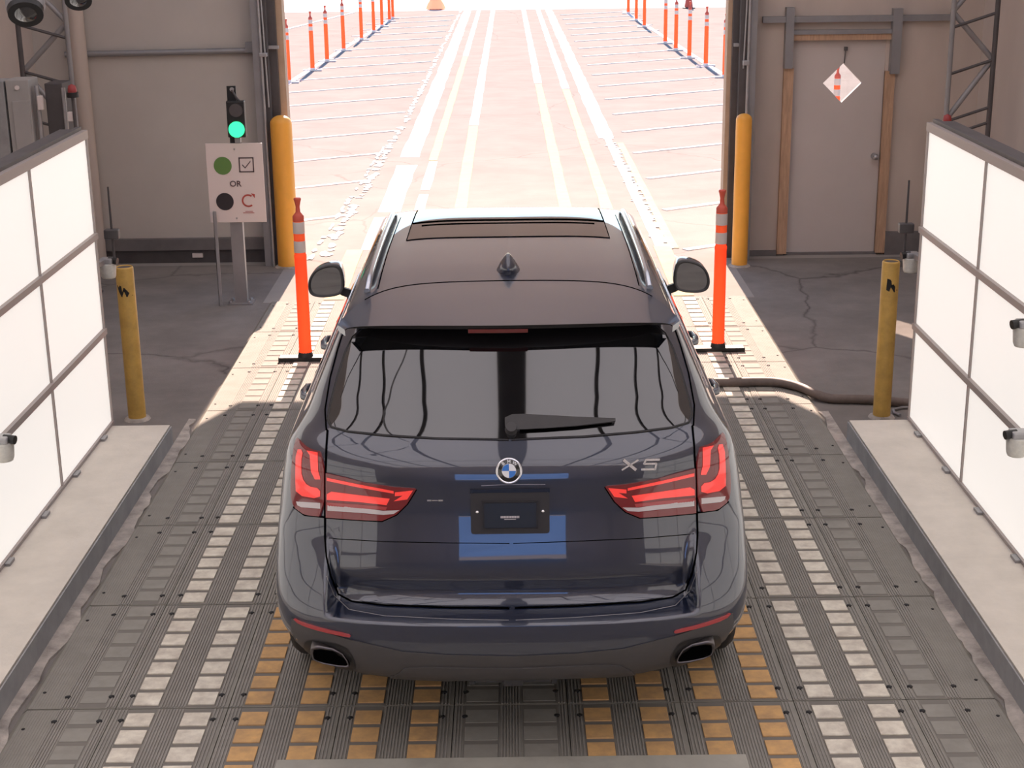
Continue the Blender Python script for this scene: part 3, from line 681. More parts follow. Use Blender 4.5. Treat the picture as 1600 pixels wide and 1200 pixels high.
cabinet(-4.15, -3.915, 12.0, 0.9, 1.99, 'curb_face', 'blue grey electrical cabinet at the left edge of the picture', False)
t = cabinet(-3.63, -3.49, 12.1, 0.9, 1.96, 'dark_steel', 'dark narrow cabinet with pale conduits behind the left light wall', False)
b = MB()
b.tube([(-3.675, 12.05, 0.9), (-3.675, 12.05, 1.95)], 0.018, 10); b.build('conduit', 'galvanised', t)
b = MB(); b.tube([(-3.47, 12.05, 0.9), (-3.47, 12.05, 1.93)], 0.016, 10); b.build('conduit', 'galvanised', t)
for px, y0, y1 in ((61, 150, 172), (109, 175, 190)):
    c0 = onY(px, y0, 12.0); c1 = onY(px, y1, 12.0); b = MB(); b.bbox((c0.x - 0.02, 12.0, c1.z), (c0.x + 0.02, 12.04, c0.z), 0.006); b.build('box_cover', 'sign_white', t)
def beacon(p, label, y):
    t = thing('beacon', p, label, 'beacon lamp')
    b = MB(); b.lathe([(0.035, 0), (0.035, 0.02), (0.028, 0.05), (0.0, 0.062)], p, 16); b.build('dome', 'red_plastic', t)
    b = MB(); b.lathe([(0.045, -0.04), (0.045, 0.0)], p, 16); b.build('base', 'black_plastic', t)
    b = MB(); b.tube([(p.x, p.y, p.z - 0.04), (p.x, p.y, 0.0)], 0.014, 8); b.build('pole', 'dark_steel', t)
p = onY(1480, 190, 12.6); beacon(p, 'small red beacon lamp behind the right light wall', 0)
p = onY(113, 144, 12.0); beacon(p, 'small dark red beacon lamp beside the narrow cabinet', 0)
# two overhead inspection cameras hanging from the roof
def overhead(px, py, Yd, r, label):
    c = onY(px, py, Yd); t = thing('overhead_camera', c, label, 'camera', 'inspection cameras hanging from the tent roof')
    ax = Vector((0.18, -0.72, -0.67)).normalized()
    b = MB(); b.tube([c - ax * 0.16, c - ax * 0.02, c - ax * 0.005], [r * 1.05, r * 1.05, r], 28); b.build('housing', 'grey_steel', t)
    b = MB(); b.tube([c - ax * 0.006, c + ax * 0.012], [r * 0.99, r * 0.94], 28); b.build('bezel', 'black_plastic', t)
    b = MB(); b.tube([c + ax * 0.011, c + ax * 0.016, c + ax * 0.022], [r * 0.62, r * 0.45, 0.001], 24); b.build('lens', 'car_glass', t)
    b = MB(); b.tube([c - ax * 0.12, Vector((c.x, c.y + 0.1, 6.5 - abs(c.x) / 4.6 * 1.75 - 0.02))], 0.018, 10); b.build('stem', 'grey_steel', t)
    return c
overhead(40, 18, 4.3, 0.050, 'round black overhead camera in the top left corner, the larger one')
overhead(122, -3, 4.45, 0.040, 'round black overhead camera cut by the top edge, the smaller one')
# hose on the floor
hp = [onZ(px, py) for px, py in ((1115, 611), (1140, 611), (1185, 610), (1215, 611), (1245, 617), (1275, 628), (1300, 632), (1340, 633), (1368, 634), (1400, 637), (1425, 640))]
pts = []
for i in range(len(hp) - 1):
    for k in range(5):
        tt = k / 5; p0 = hp[max(i - 1, 0)]; p1 = hp[i]; p2 = hp[i + 1]; p3 = hp[min(i + 2, len(hp) - 1)]
        q = 0.5 * ((2 * p1) + (p2 - p0) * tt + (2 * p0 - 5 * p1 + 4 * p2 - p3) * tt ** 2 + (3 * p1 - p0 - 3 * p2 + p3) * tt ** 3)
        zz = 0.032 + (0.022 if q.x < 2.0 else 0.022 * max(0, 1 - (q.x - 2.0) / 0.15)); pts.append((q.x, q.y + 0.03, zz))
b = MB(); b.tube(pts, 0.032, 12); tag(b.build('hose', 'hose'), 'thick brown hose lying across the floor to the right bollard', 'hose')
cp = [(2.545, 9.50), (2.52, 9.55), (2.53, 9.62), (2.60, 9.66), (2.72, 9.66)]
b = MB(); b.tube([(x, y, 0.012) for x, y in cp], 0.010, 8); tag(b.build('floor_cable', 'grey_steel'), 'thin grey cable looping behind the right worn bollard', 'cable')
#CAR#
# ------------------------------------------------------------------ the vehicle
XC = -0.01; Y0 = 5.2
CAR = thing('car', (XC, Y0 + 2.4, 0), 'dark navy blue sport utility vehicle seen from behind in the inspection lane', 'car')

def pchip(xs, ys):
    xs = np.array(xs, float); ys = np.array(ys, float); h = np.diff(xs); d = np.diff(ys) / h; n = len(xs); m = np.zeros(n)
    for i in range(1, n - 1):
        if d[i - 1] * d[i] > 0:
            w1 = 2 * h[i] + h[i - 1]; w2 = h[i] + 2 * h[i - 1]; m[i] = (w1 + w2) / (w1 / d[i - 1] + w2 / d[i])
    m[0] = d[0]; m[-1] = d[-1]
    def f(x):
        x = min(max(x, xs[0]), xs[-1]); i = int(min(np.searchsorted(xs, x, side='right') - 1, n - 2)); t = (x - xs[i]) / h[i]
        return float((1 + 2 * t) * (1 - t) ** 2 * ys[i] + t * (1 - t) ** 2 * h[i] * m[i] + t * t * (3 - 2 * t) * ys[i + 1] + t * t * (t - 1) * h[i] * m[i + 1])
    return f
ZT = 1.64
# outer profile (bumper and quarter panels) of the rear on the centre line
f_yr = pchip([0.34, 0.38, 0.44, 0.52, 0.58, 0.64, 0.72, 0.80, 0.86, 0.92, 0.98, 1.06, 1.12, 1.15, 1.19, 1.215, 1.24, 1.285, 1.40, 1.50, 1.58, 1.64],
             [0.15, 0.085, 0.035, 0.005, 0.0, 0.005, 0.03, 0.075, 0.115, 0.157, 0.178, 0.191, 0.196, 0.199, 0.209, 0.219, 0.236, 0.288, 0.385, 0.468, 0.540, 0.595])
# how far the tailgate lies in front of that profile, between the bumper wings
f_in = pchip([0.34, 0.625, 0.640, 0.652, 0.665, 0.70, 0.78, 0.86, 0.92, 0.98, 1.64], [0, 0, 0.0, 0.05, 0.125, 0.13, 0.078, 0.037, 0.008, 0.0, 0.0])
f_hw = pchip([0.34, 0.42, 0.49, 0.55, 0.70, 0.85, 0.95, 1.05, 1.14, 1.20, 1.25, 1.30, 1.40, 1.50, 1.58, 1.64],
             [0.78, 0.85, 0.90, 0.93, 0.945, 0.942, 0.935, 0.922, 0.905, 0.885, 0.850, 0.818, 0.775, 0.732, 0.697, 0.665])
f_L = pchip([0.34, 0.6, 0.9, 1.1, 1.25, 1.4, 1.64], [0.42, 0.46, 0.52, 0.52, 0.46, 0.42, 0.34])
f_n = pchip([0.34, 0.6, 0.9, 1.1, 1.25, 1.4, 1.64], [3.0, 3.0, 3.0, 3.1, 3.4, 3.6, 3.8])
f_yf = pchip([0.34, 0.45, 0.6, 0.8, 0.92, 1.0, 1.07, 1.13, 1.18, 1.3, 1.64], [4.72, 4.84, 4.886, 4.86, 4.78, 4.62, 4.30, 3.98, 3.76, 3.54, 3.08])
f_zc = pchip([0.40, 0.62, 0.85, 1.05, 1.3, 1.55, 1.75, 2.0, 2.25, 2.5, 2.75, 2.95, 3.15, 3.4], [1.668, 1.690, 1.712, 1.727, 1.744, 1.752, 1.755, 1.753, 1.748, 1.738, 1.7165, 1.677, 1.63, 1.60])
def sm(e0, e1, x):
    t = min(max((x - e0) / (e1 - e0), 0), 1); return t * t * (3 - 2 * t)
NR, NS, NF = 120, 70, 40
_th = np.linspace(0, PI / 2, 900)
def half(hw, yr, L, n, yf, Lf=0.9, nf=2.6):
    x = hw * np.sin(_th) ** (2 / n); y = yr + L * (1 - np.cos(_th) ** (2 / n))
    s = np.concatenate([[0], np.cumsum(np.hypot(np.diff(x), np.diff(y)))]); q = np.linspace(0, s[-1], NR + 1)
    R = list(zip(np.interp(q, s, x), np.interp(q, s, y)))
    ys = np.linspace(yr + L, yf - Lf, NS + 1)[1:-1]; S = [(hw, v) for v in ys]
    xf = hw * np.cos(_th) ** (2 / nf); yv = yf - Lf * (1 - np.sin(_th) ** (2 / nf))
    s = np.concatenate([[0], np.cumsum(np.hypot(np.diff(xf), np.diff(yv)))]); q = np.linspace(0, s[-1], NF + 1)
    F_ = list(zip(np.interp(q, s, xf), np.interp(q, s, yv)))
    return R + S + F_
zs = sorted(set(np.round(np.concatenate([np.arange(0.34, 0.625, 0.012), np.arange(0.625, 0.71, 0.005), np.arange(0.71, ZT, 0.0125), [ZT]]), 4)))
rings = []
WY = (1.08, 1.08 + 2.933)
for z in zs:
    h = half(f_hw(z), f_yr(z), f_L(z), f_n(z), f_yf(z), 0.9 if z < 1.0 else max(0.35, 0.9 - (z - 1.0) * 1.5)); out = []
    for i, (x, y) in enumerate(h):
        yy = y; zz = z
        if i <= NR:
            c = 1 - sm(0.672, 0.712, x); yy = y + f_in(z) * c
            if 0.60 < z < 0.67 and x < 0.75: zz = z
        if x > 0.6:                               # wheel arches
            for wy in WY:
                d = abs(y - wy)
                if d < 0.44:
                    za = 0.38 + math.sqrt(0.44 ** 2 - d * d); zz = max(zz, min(za, 0.81))
        out.append((x, yy, zz))
    rings.append(out)
K = 26
for k in range(1, K + 1):
    s = 1 - (k / K) ** 1.7
    hw = f_hw(ZT) * max(s, 1e-4); h = half(hw, 0.60 + (1 - s) * 0.9, f_L(ZT) * max(s, 0.02), f_n(ZT), 3.08 - (1 - s) * 0.7, 0.35 * max(s, 0.02))
    out = []
    for x, y in h:
        g = (max(0.0, 1 - s ** 4)) ** (1 / 2.2); zc = f_zc(y); out.append((x, y, ZT + (zc - ZT) * g))
    rings.append(out)
bv = []; bf = []; nh = len(rings[0]); NN = 2 * (nh - 1)
for r in rings:
    for (x, y, z) in r: bv.append((XC + x, Y0 + y, z))
    for (x, y, z) in r[-2:0:-1]: bv.append((XC - x, Y0 + y, z))
for k in range(len(rings) - 1):
    for i in range(NN):
        a = k * NN + i; c = k * NN + (i + 1) % NN; bf.append((a, c, c + NN, a + NN))
bme = bpy.data.meshes.new('body'); bme.from_pydata(bv, [], bf); bme.update()
bm = bmesh.new(); bm.from_mesh(bme); bmesh.ops.remove_doubles(bm, verts=bm.verts[:], dist=1e-4); bmesh.ops.dissolve_degenerate(bm, edges=bm.edges[:], dist=1e-5)
bmesh.ops.recalc_face_normals(bm, faces=bm.faces[:])
bmesh.ops.triangulate(bm, faces=[f for f in bm.faces if len(f.verts) > 4])
bm.to_mesh(bme); bm.free()
for p in bme.polygons: p.use_smooth = True
bme.materials.append(M['paint'])
body = bpy.data.objects.new('body', bme); COL.objects.link(body); put(body, CAR)
bme.update()
_V = [v.co.copy() for v in bme.vertices]; _N = [v.normal.copy() for v in bme.vertices]; _T = []
for p in bme.polygons:
    q = list(p.vertices)
    for i in range(1, len(q) - 1): _T.append((q[0], q[i], q[i + 1]))
BVH = BVHTree.FromPolygons(_V, _T)
def bary_n(loc, ti):
    a, b_, c = (_V[i] for i in _T[ti]); v0 = b_ - a; v1 = c - a; v2 = loc - a
    d00 = v0.dot(v0); d01 = v0.dot(v1); d11 = v1.dot(v1); d20 = v2.dot(v0); d21 = v2.dot(v1); den = d00 * d11 - d01 * d01
    if abs(den) < 1e-14: return _N[_T[ti][0]]
    v = (d11 * d20 - d01 * d21) / den; w_ = (d00 * d21 - d01 * d20) / den; u = 1 - v - w_
    return (_N[_T[ti][0]] * u + _N[_T[ti][1]] * v + _N[_T[ti][2]] * w_).normalized()
def cast(px, py):
    loc, n, ti, d = BVH.ray_cast(EYE, pray(px, py).normalized())
    if loc is None:
        dr = pray(px, py).normalized(); best = None            # just off the outline: nearest surface to the ray
        for s in np.linspace(4.8, 9, 60):
            l2, n2, t2, dd = BVH.find_nearest(EYE + dr * s)
            if best is None or dd < best[2]: best = (l2, t2, dd)
        loc, ti = best[0], best[1]
    return loc, bary_n(loc, ti)
def cast_side(y, z, s=1):
    loc, n, ti, d = BVH.ray_cast(Vector((XC + s * 2, Y0 + y, z)), Vector((-s, 0, 0)))
    if loc is None: loc, n, ti, d = BVH.find_nearest(Vector((XC + s, Y0 + y, z)))
    return loc, bary_n(loc, ti)
def cast_top(x, y):
    loc, n, ti, d = BVH.ray_cast(Vector((XC + x + 1e-4, Y0 + y, 3)), Vector((0, 0, -1)))
    if loc is None: loc, n, ti, d = BVH.find_nearest(Vector((XC + x, Y0 + y, 1.75)))
    return loc, bary_n(loc, ti)
def mirror_px(p):
    l, n = cast(*p); return topix((2 * XC - l.x, l.y, l.z))
def chaikin(P, it=2, closed=True):
    for _ in range(it):
        Q = []; n = len(P)
        for i in range(n if closed else n - 1):
            a = P[i]; c = P[(i + 1) % n]
            Q += [(a[0] * .75 + c[0] * .25, a[1] * .75 + c[1] * .25), (a[0] * .25 + c[0] * .75, a[1] * .25 + c[1] * .75)]
        if not closed: Q = [P[0]] + Q + [P[-1]]
        P = Q
    return P
def densify(P, step, closed=True):
    out = []; n = len(P)
    for i in range(n if closed else n - 1):
        a = P[i]; c = P[(i + 1) % n]; k = max(1, int(math.hypot(c[0] - a[0], c[1] - a[1]) / step))
        out += [(a[0] + (c[0] - a[0]) * t / k, a[1] + (c[1] - a[1]) * t / k) for t in range(k)]
    if not closed: out.append(P[-1])
    return out
def inside(p, P):
    c = False; j = len(P) - 1
    for i in range(len(P)):
        if (P[i][1] > p[1]) != (P[j][1] > p[1]) and p[0] < (P[j][0] - P[i][0]) * (p[1] - P[i][1]) / (P[j][1] - P[i][1]) + P[i][0]: c = not c
        j = i
    return c
def patch(name, poly, off, mname, parent=None, step=7.0, thick=0.006, fn=None, mirror=False, dome=0.0, rim=True):
    """a panel that follows the body surface inside an outline; off = how proud it stands"""
    fn = fn or cast
    P = densify(poly, step); n = len(P)
    xs_ = [p[0] for p in P]; ys_ = [p[1] for p in P]; pts = [Vector(p) for p in P]
    gx = np.arange(min(xs_) + step * .5, max(xs_), step); gy = np.arange(min(ys_) + step * .5, max(ys_), step)
    edges = [(Vector(P[i]), Vector(P[(i + 1) % n])) for i in range(n)]
    def dist(p):
        m_ = 1e9
        for a, c in edges:
            e = c - a; t = max(0, min(1, (p - a).dot(e) / max(e.length_squared, 1e-9))); m_ = min(m_, (p - a - e * t).length)
        return m_
    for yv in gy:
        for xv in gx:
            if inside((xv, yv), P) and dist(Vector((xv, yv))) > step * 0.45: pts.append(Vector((xv, yv)))
    V, E_, F_, *_r = delaunay_2d_cdt(pts, [], [list(range(n))], 1, 1e-5)
    if dome: dm = [min(dist(q) / (step * 3), 1.0) for q in V]
    H = [fn(q.x, q.y) for q in V]
    co = [l + nn * (off + (dome * dm[i] if dome else 0)) for i, (l, nn) in enumerate(H)]; no = [nn for l, nn in H]
    tri = []
    for f in F_:
        a, c, d = (co[i] for i in f[:3]); g = (c - a).cross(d - a)
        tri.append(tuple(f) if g.dot(no[f[0]]) >= 0 else tuple(reversed(f)))
    cnt = {}
    for f in tri:
        for i in range(len(f)):
            e = (f[i], f[(i + 1) % len(f)]); cnt[e] = cnt.get(e, 0) + 1
    bnd = [e for e in cnt if (e[1], e[0]) not in cnt]
    mb = MB(); mb.add(co, tri, 0, True)
    if rim and thick > 0:
        mp = {}; vs = []
        for a, c in bnd:
            for i in (a, c):
                if i not in mp: mp[i] = len(vs); vs += [co[i], H[i][0] - no[i] * thick]
        mb.add(vs, [(mp[c], mp[a], mp[a] + 1, mp[c] + 1) for a, c in bnd], 0, False)
    def mk(flip):
        me = bpy.data.meshes.new(name); vv = [(2 * XC - x, y, z) if flip else (x, y, z) for x, y, z in mb.v]
        ff = [tuple(reversed(f)) if flip else f for f in mb.f]
        me.from_pydata(vv, [], ff); me.update()
        for i, p in enumerate(me.polygons): p.use_smooth = mb.sm[i]
        me.materials.append(M[mname])
        if not dome:
            nn = [Vector((-q.x, q.y, q.z)) if flip else q for q in no]; ln = []
            for p in me.polygons:
                for vi in p.vertices: ln.append(tuple(nn[vi]) if vi < len(nn) else tuple(p.normal))
            me.normals_split_custom_set(ln)
        o = bpy.data.objects.new(name, me); COL.objects.link(o); return o
    o = mk(False); put(o, parent or CAR)
    if mirror is False: return o
    o2 = mk(True); put(o2, mirror if mirror is not True else CAR); return o, o2
def seam(name, P, rad, mname='gap', parent=None, off=0.0, mirror=False, step=6, fn=None, closed=False):
    fn = fn or cast
    Q = densify(P, step, closed); pts = []
    for p in Q:
        l, n = fn(*p); pts.append(l + n * off)
    if closed: pts.append(pts[0])
    b = MB(); b.tube(pts, rad, 6); o = b.build(name, mname, parent or CAR)
    if mirror:
        b = MB(); b.tube([(2 * XC - p.x, p.y, p.z) for p in pts], rad, 6); return o, b.build(name, mname, parent or CAR)
    return o
def sym(L): return L + [mirror_px(p) for p in reversed(L)]

# tailgate skin, between window and bumper
tg = sym([(795, 684), (720, 684), (650, 682), (560, 677), (519, 670), (514, 690), (511, 740), (511, 800), (513, 845), (516, 880), (524, 910), (540, 931), (570, 940), (640, 946), (795, 949)])
tailgate = patch('tailgate', tg, 0.004, 'paint', step=9)
# rear window
wl = [(795, 513), (700, 513), (600, 513), (566, 515), (552, 527), (540, 552), (528, 590), (517, 632), (513, 655), (519, 667), (545, 674), (600, 680), (680, 685), (795, 687)]
rwin = patch('rear_window', sym(wl), 0.006, 'car_glass', step=9)
fr = sym([(795, 512), (700, 512), (600, 512), (562, 516), (552, 530), (575, 527), (610, 534), (650, 540), (720, 544), (795, 545)])
patch('window_frit_shade', fr, 0.0072, 'frit', rwin, step=8, thick=0.001)  # black patch: shade under the spoiler and the frit drawn as one band
seam('window_seal', [(566, 515), (552, 527), (540, 552), (528, 590), (517, 632), (513, 655), (519, 668), (545, 675), (600, 681), (680, 686), (795, 688)], 0.006, 'frit', rwin, 0.003, True)
seam('panel_gap', [(512, 672), (510, 700), (509, 740), (508, 800), (508, 840), (510, 870), (516, 900), (528, 928), (550, 940), (600, 946), (700, 950), (796, 951)], 0.0032, 'gap', None, 0.003, True)
seam('crease_line', [(514, 841), (600, 846), (700, 848), (796, 849)], 0.0018, 'gap', tailgate, 0.004, True)
seam('spoiler_side_gap', [(538, 514), (528, 545), (516, 590), (508, 640), (510, 672)], 0.003, 'gap', None, 0.001, True)
# tail lights: outer unit in the quarter panel, inner unit in the tailgate; left built, right mirrored
tlL = thing('tail_light', (XC - 0.8, Y0 + 0.3, 1.05), None, None); tlR = thing('tail_light', (XC + 0.8, Y0 + 0.3, 1.05), None, None)
put(tlL, CAR); put(tlR, CAR)
oc = chaikin([(466, 684), (472, 690), (485, 702), (508, 708), (508, 808), (478, 805), (461, 792), (457, 770), (458, 740), (461, 705)], 1)
ic = [(511, 738.5), (540, 745), (570, 753), (617, 760), (648, 762), (651, 764), (637, 787), (620, 804), (598, 814), (570, 813), (511, 809)]
patch('outer_lens', oc, 0.010, 'lens_red', tlL, 5, mirror=tlR); patch('inner_lens', ic, 0.010, 'lens_red', tlL, 5, mirror=tlR)
def bar(nm, P, m, off=0.0115): patch(nm, P, off, m, tlL, 4, thick=-0.008, mirror=tlR)
bar('light_bar', [(482, 705), (499, 708), (500, 735), (503, 745), (503, 748), (495, 748), (489, 736), (487, 712)], 'lamp_red')
bar('light_bar', chaikin([(466, 703), (477, 704), (474, 722), (475, 745), (484, 759), (503, 762), (503, 779), (466, 773), (465, 748)], 1), 'lamp_red')
bar('light_bar', [(513, 745), (560, 755), (616, 766), (616, 770), (560, 760), (513, 750)], 'lamp_red')
bar('light_bar', [(513, 771), (520, 767), (560, 772), (610, 778), (605, 788), (560, 783), (513, 780)], 'lamp_red')
bar('light_bar', [(618, 768), (646, 765), (637, 779), (616, 782), (630, 773), (618, 774)], 'lamp_red')
bar('light_bar', [(513, 784), (560, 787), (606, 791), (604, 796), (560, 793), (513, 790)], 'reflector_red')
bar('clear_bar', [(466, 783), (503, 785), (503, 794), (474, 792), (468, 789)], 'lamp_clear'); bar('clear_bar', [(514, 788.5), (560, 792), (600, 797), (625, 796), (616, 802), (600, 803.5), (560, 800), (514, 797)], 'lamp_clear')
seam('lens_edge', [(508, 808), (478, 805), (461, 792)], 0.003, 'gap', tlL, 0.008); seam('lens_edge', [mirror_px(p) for p in [(508, 808), (478, 805), (461, 792)]], 0.003, 'gap', tlR, 0.008)
seam('lens_edge', [(511, 809), (570, 813), (598, 814), (620, 804), (637, 787), (651, 764)], 0.003, 'gap', tlL, 0.008); seam('lens_edge', [mirror_px(p) for p in [(511, 809), (570, 813), (598, 814), (620, 804), (637, 787), (651, 764)]], 0.003, 'gap', tlR, 0.008)
# lower bumper moulding, diffuser, reflectors, exhausts
bumper_half = [(795, 1025), (700, 1023), (630, 1018), (590, 1009), (550, 1000), (505, 986), (470, 974), (457, 966), (456, 985), (466, 1010), (482, 1038), (520, 1052), (600, 1062), (700, 1066), (795, 1067)]
bump = patch('rear_bumper', sym(bumper_half), 0.005, 'bumper_plastic', step=8)
patch('diffuser', sym([(795, 1042), (660, 1040), (632, 1042), (610, 1060), (640, 1062), (795, 1065)]), 0.010, 'bumper_plastic', bump, step=7)
seam('bumper_edge_highlight', [(795, 969), (700, 967), (600, 962), (545, 952), (522, 930), (510, 900)], 0.0022, 'grey_steel', bump, -0.0012, True)  # pale tube that draws the highlight along the bumper edge
patch('reflector', chaikin([(459, 964), (470, 971), (510, 983), (545, 990), (549, 994), (546, 994.5), (505, 986), (470, 975)], 1), 0.010, 'reflector_red', None, 4, mirror=True)
def exhaust(flip):
    P = [(487, 1004), (532, 1012), (548, 1037), (543, 1042), (490, 1031), (485, 1018)]; S = chaikin(P, 1)
    R = chaikin([(476, 1001), (488, 998), (538, 1006), (551, 1022), (558, 1041), (548, 1047), (520, 1046), (488, 1037), (478, 1022)], 2)
    pt = lambda q, d: (lambda l: Vector((l.x, l.y + d, l.z)))(onY(q[0], q[1], Y0 + 0.075))
    mx = (lambda v: (2 * XC - v.x, v.y, v.z)) if flip else (lambda v: (v.x, v.y, v.z))
    t = thing('exhaust', (XC + (0.7 if flip else -0.7), Y0 + 0.1, 0.49), None, None); put(t, CAR)
    patch('surround', R if not flip else [mirror_px(p) for p in R], 0.0075, 'black_plastic', t, 5, thick=-0.006)
    n = len(S); c = (sum(p[0] for p in S) / n, sum(p[1] for p in S) / n)
    I = [(c[0] + (p[0] - c[0]) * 0.86 + 1.0 * (-1 if False else 1), c[1] + (p[1] - c[1]) * 0.70 + 2.5) for p in S]
    b = MB(); vs = [mx(pt(q, 0.10)) for q in S] + [mx(pt(q, -0.012)) for q in S] + [mx(pt(q, -0.02)) for q in [(c[0] + (p[0] - c[0]) * 0.95, c[1] + (p[1] - c[1]) * 0.92) for p in S]] + [mx(pt(q, -0.008)) for q in I] + [mx(pt(q, 0.10)) for q in I]
    fs = [(k * n + i, k * n + (i + 1) % n, (k + 1) * n + (i + 1) % n, (k + 1) * n + i) for k in range(4) for i in range(n)]
    b.add(vs, fs, 0, True); b.build('exhaust_tip', 'exhaust_metal', t)
    b = MB(); b.add([mx(pt(q, 0.0)) for q in I], [tuple(range(n))]); b.build('bore', 'gap', t)
exhaust(False); exhaust(True)
# tow receiver under the bumper
b = MB(); z = 0.315; y = Y0 + 0.17
b.bbox((XC - 0.15, y, z - 0.005), (XC + 0.15, y + 0.05, z + 0.04), 0.008); b.bbox((XC - 0.04, y - 0.02, z - 0.01), (XC + 0.04, y + 0.08, z + 0.05), 0.008)
for s in (-1, 1): b.beam((XC + s * 0.16, y + 0.03, z - 0.02), (XC + s * 0.175, y + 0.03, z + 0.06), 0.02, 0.02)
b.build('tow_bar', 'dark_plastic', CAR)
b = MB(); b.box((XC - 0.60, Y0 + 0.45, 0.27), (XC + 0.60, Y0 + 4.6, 0.52)); b.box((XC - 0.90, Y0 + 1.62, 0.25), (XC + 0.90, Y0 + 3.45, 0.5)); b.build('underbody', 'black_plastic', CAR)
# emblem, lettering, plate holder
def frame_at(px, py, off=0.0):
    l, n = cast(px, py); x = Vector((1, 0, 0)); x = (x - n * x.dot(n)).normalized(); u = n.cross(x).normalized()
    return Matrix((( x.x, u.x, n.x, l.x + n.x * off), (x.y, u.y, n.y, l.y + n.y * off), (x.z, u.z, n.z, l.z + n.z * off), (0, 0, 0, 1)))
def placed(b, name, m, mx, parent):
    b.v = [tuple(mx @ Vector(v)) for v in b.v]; return b.build(name, m, parent)
mx = frame_at(795.3, 735.5, 0.004); R0 = 0.0505
eb = MB(); eb.lathe([(R0, 0), (R0, 0.006), (R0 - 0.003, 0.010), (R0 - 0.0075, 0.009), (R0 - 0.009, 0.007), (0, 0.007)], (0, 0, 0), 40); em = placed(eb, 'emblem', 'chrome', mx, CAR)
b = MB(); b.lathe([(R0 - 0.0075, 0.0072), (R0 - 0.0078, 0.0078), (0.0, 0.0078)], (0, 0, 0), 40); placed(b, 'black_ring', 'emblem_black', mx, em)
b = MB(); b.lathe([(0.0275, 0.0079), (0.0275, 0.0088), (0.0, 0.0088)], (0, 0, 0), 36); placed(b, 'inner_ring', 'chrome', mx, em)
for q in range(4):
    a0 = q * PI / 2; P = [(0, 0)] + [(0.0262 * math.cos(a0 + k * PI / 20), 0.0262 * math.sin(a0 + k * PI / 20)) for k in range(11)]
    b = MB(); b.prism(P, lambda u, v, d: (u, v, 0.0089 + d), 0.0008); placed(b, 'quadrant', 'emblem_blue' if q in (1, 3) else 'emblem_white', mx, em)
for ch, a in (('B', 128), ('M', 90), ('W', 52)):
    rr = 0.0352; t = mx @ Matrix.Translation((rr * math.cos(math.radians(a)), rr * math.sin(math.radians(a)), 0.0080)) @ Matrix.Rotation(math.radians(a - 90), 4, 'Z')
    text_mesh('lettering', ch, 0.0175, t, 'emblem_white', em, 0.0004)
mx = frame_at(1001, 726, 0.0045)
def stroke(b, P, wd, d=0.005):
    for i in range(len(P) - 1):
        a = Vector(P[i]); c = Vector(P[i + 1]); t = (c - a).normalized(); n = Vector((-t.y, t.x)) * wd / 2; a = a - t * wd * 0.25; c = c + t * wd * 0.25
        b.prism([tuple(a - n), tuple(c - n), tuple(c + n), tuple(a + n)], lambda u, v, dd: (u, v, dd), d)
sh = lambda P: [(x + y * 0.25, y) for x, y in P]
q_ = 0.72
b = MB(); stroke(b, [(-0.066, 0.025 * q_), (-0.022, -0.025 * q_)], 0.011); stroke(b, [(-0.012, 0.025 * q_), (-0.074, -0.025 * q_)], 0.006)
placed(b, 'badge_letter', 'chrome', mx, tailgate)
b = MB(); stroke(b, sh([(0.066, 0.025 * q_), (0.016, 0.025 * q_)]), 0.008); stroke(b, sh([(0.014, 0.025 * q_), (0.010, 0.002)]), 0.007); stroke(b, sh([(0.012, 0.003), (0.058, 0.003), (0.058, -0.025 * q_), (0.006, -0.025 * q_)]), 0.0075)
placed(b, 'badge_letter', 'chrome', mx, tailgate)
mx = frame_at(680, 781, 0.0045); b = MB()
for x0, x1 in ((-0.030, -0.014), (0.013, 0.030)): b.box((x0, -0.004, 0), (x1, 0.002, 0.002))
b.box((-0.012, -0.003, 0), (0.011, 0.0005, 0.0015)); placed(b, 'dealer_badge', 'chrome', mx, tailgate)
mx = frame_at(797, 800, 0.004); mx = Matrix.Translation((0, 0, 0)) @ mx
ph = thing('plate_holder', mx.translation, None, None); put(ph, CAR)
def rr_poly(w_, h_, r, n=5):
    P = []
    for cx, cy, a in ((w_ - r, h_ - r, 0), (-w_ + r, h_ - r, 90), (-w_ + r, -h_ + r, 180), (w_ - r, -h_ + r, 270)):
        P += [(cx + r * math.cos(math.radians(a + 90 * k / n)), cy + r * math.sin(math.radians(a + 90 * k / n))) for k in range(n + 1)]
    return P
b = MB(); b.prism(rr_poly(0.149, 0.080, 0.012), lambda u, v, d: (u, v, d), 0.016); placed(b, 'plate_frame', 'plate_frame', mx, ph)
b = MB(); b.prism(rr_poly(0.098, 0.048, 0.006), lambda u, v, d: (u, v - 0.008, 0.016 + d), 0.003); placed(b, 'insert', 'plate_insert', mx, ph)
b = MB(); b.box((-0.105, 0.045, 0.016), (0.105, 0.048, 0.021)); b.box((-0.105, -0.062, 0.016), (0.105, -0.059, 0.021)); b.box((-0.108, -0.062, 0.016), (-0.105, 0.048, 0.021)); b.box((0.105, -0.062, 0.016), (0.108, 0.048, 0.021)); placed(b, 'rib', 'plate_frame', mx, ph)
for s in (-1, 1):
    b = MB(); b.lathe([(0.006, 0.016), (0.006, 0.020), (0, 0.021)], (s * 0.124, 0.006, 0), 12); placed(b, 'bolt', 'chrome', mx, ph)
b = MB()
for k in range(12): b.box((-0.036 + k * 0.006, -0.018, 0.019), (-0.0315 + k * 0.006, -0.010, 0.0198))
b.box((-0.022, -0.024, 0.019), (0.022, -0.022, 0.0198)); placed(b, 'small_print', 'lamp_clear', mx, ph)
b = MB(); b.box((-0.15, 0.080, 0.0), (0.15, 0.094, 0.018)); placed(b, 'plate_lamp', 'frit', mx, ph)
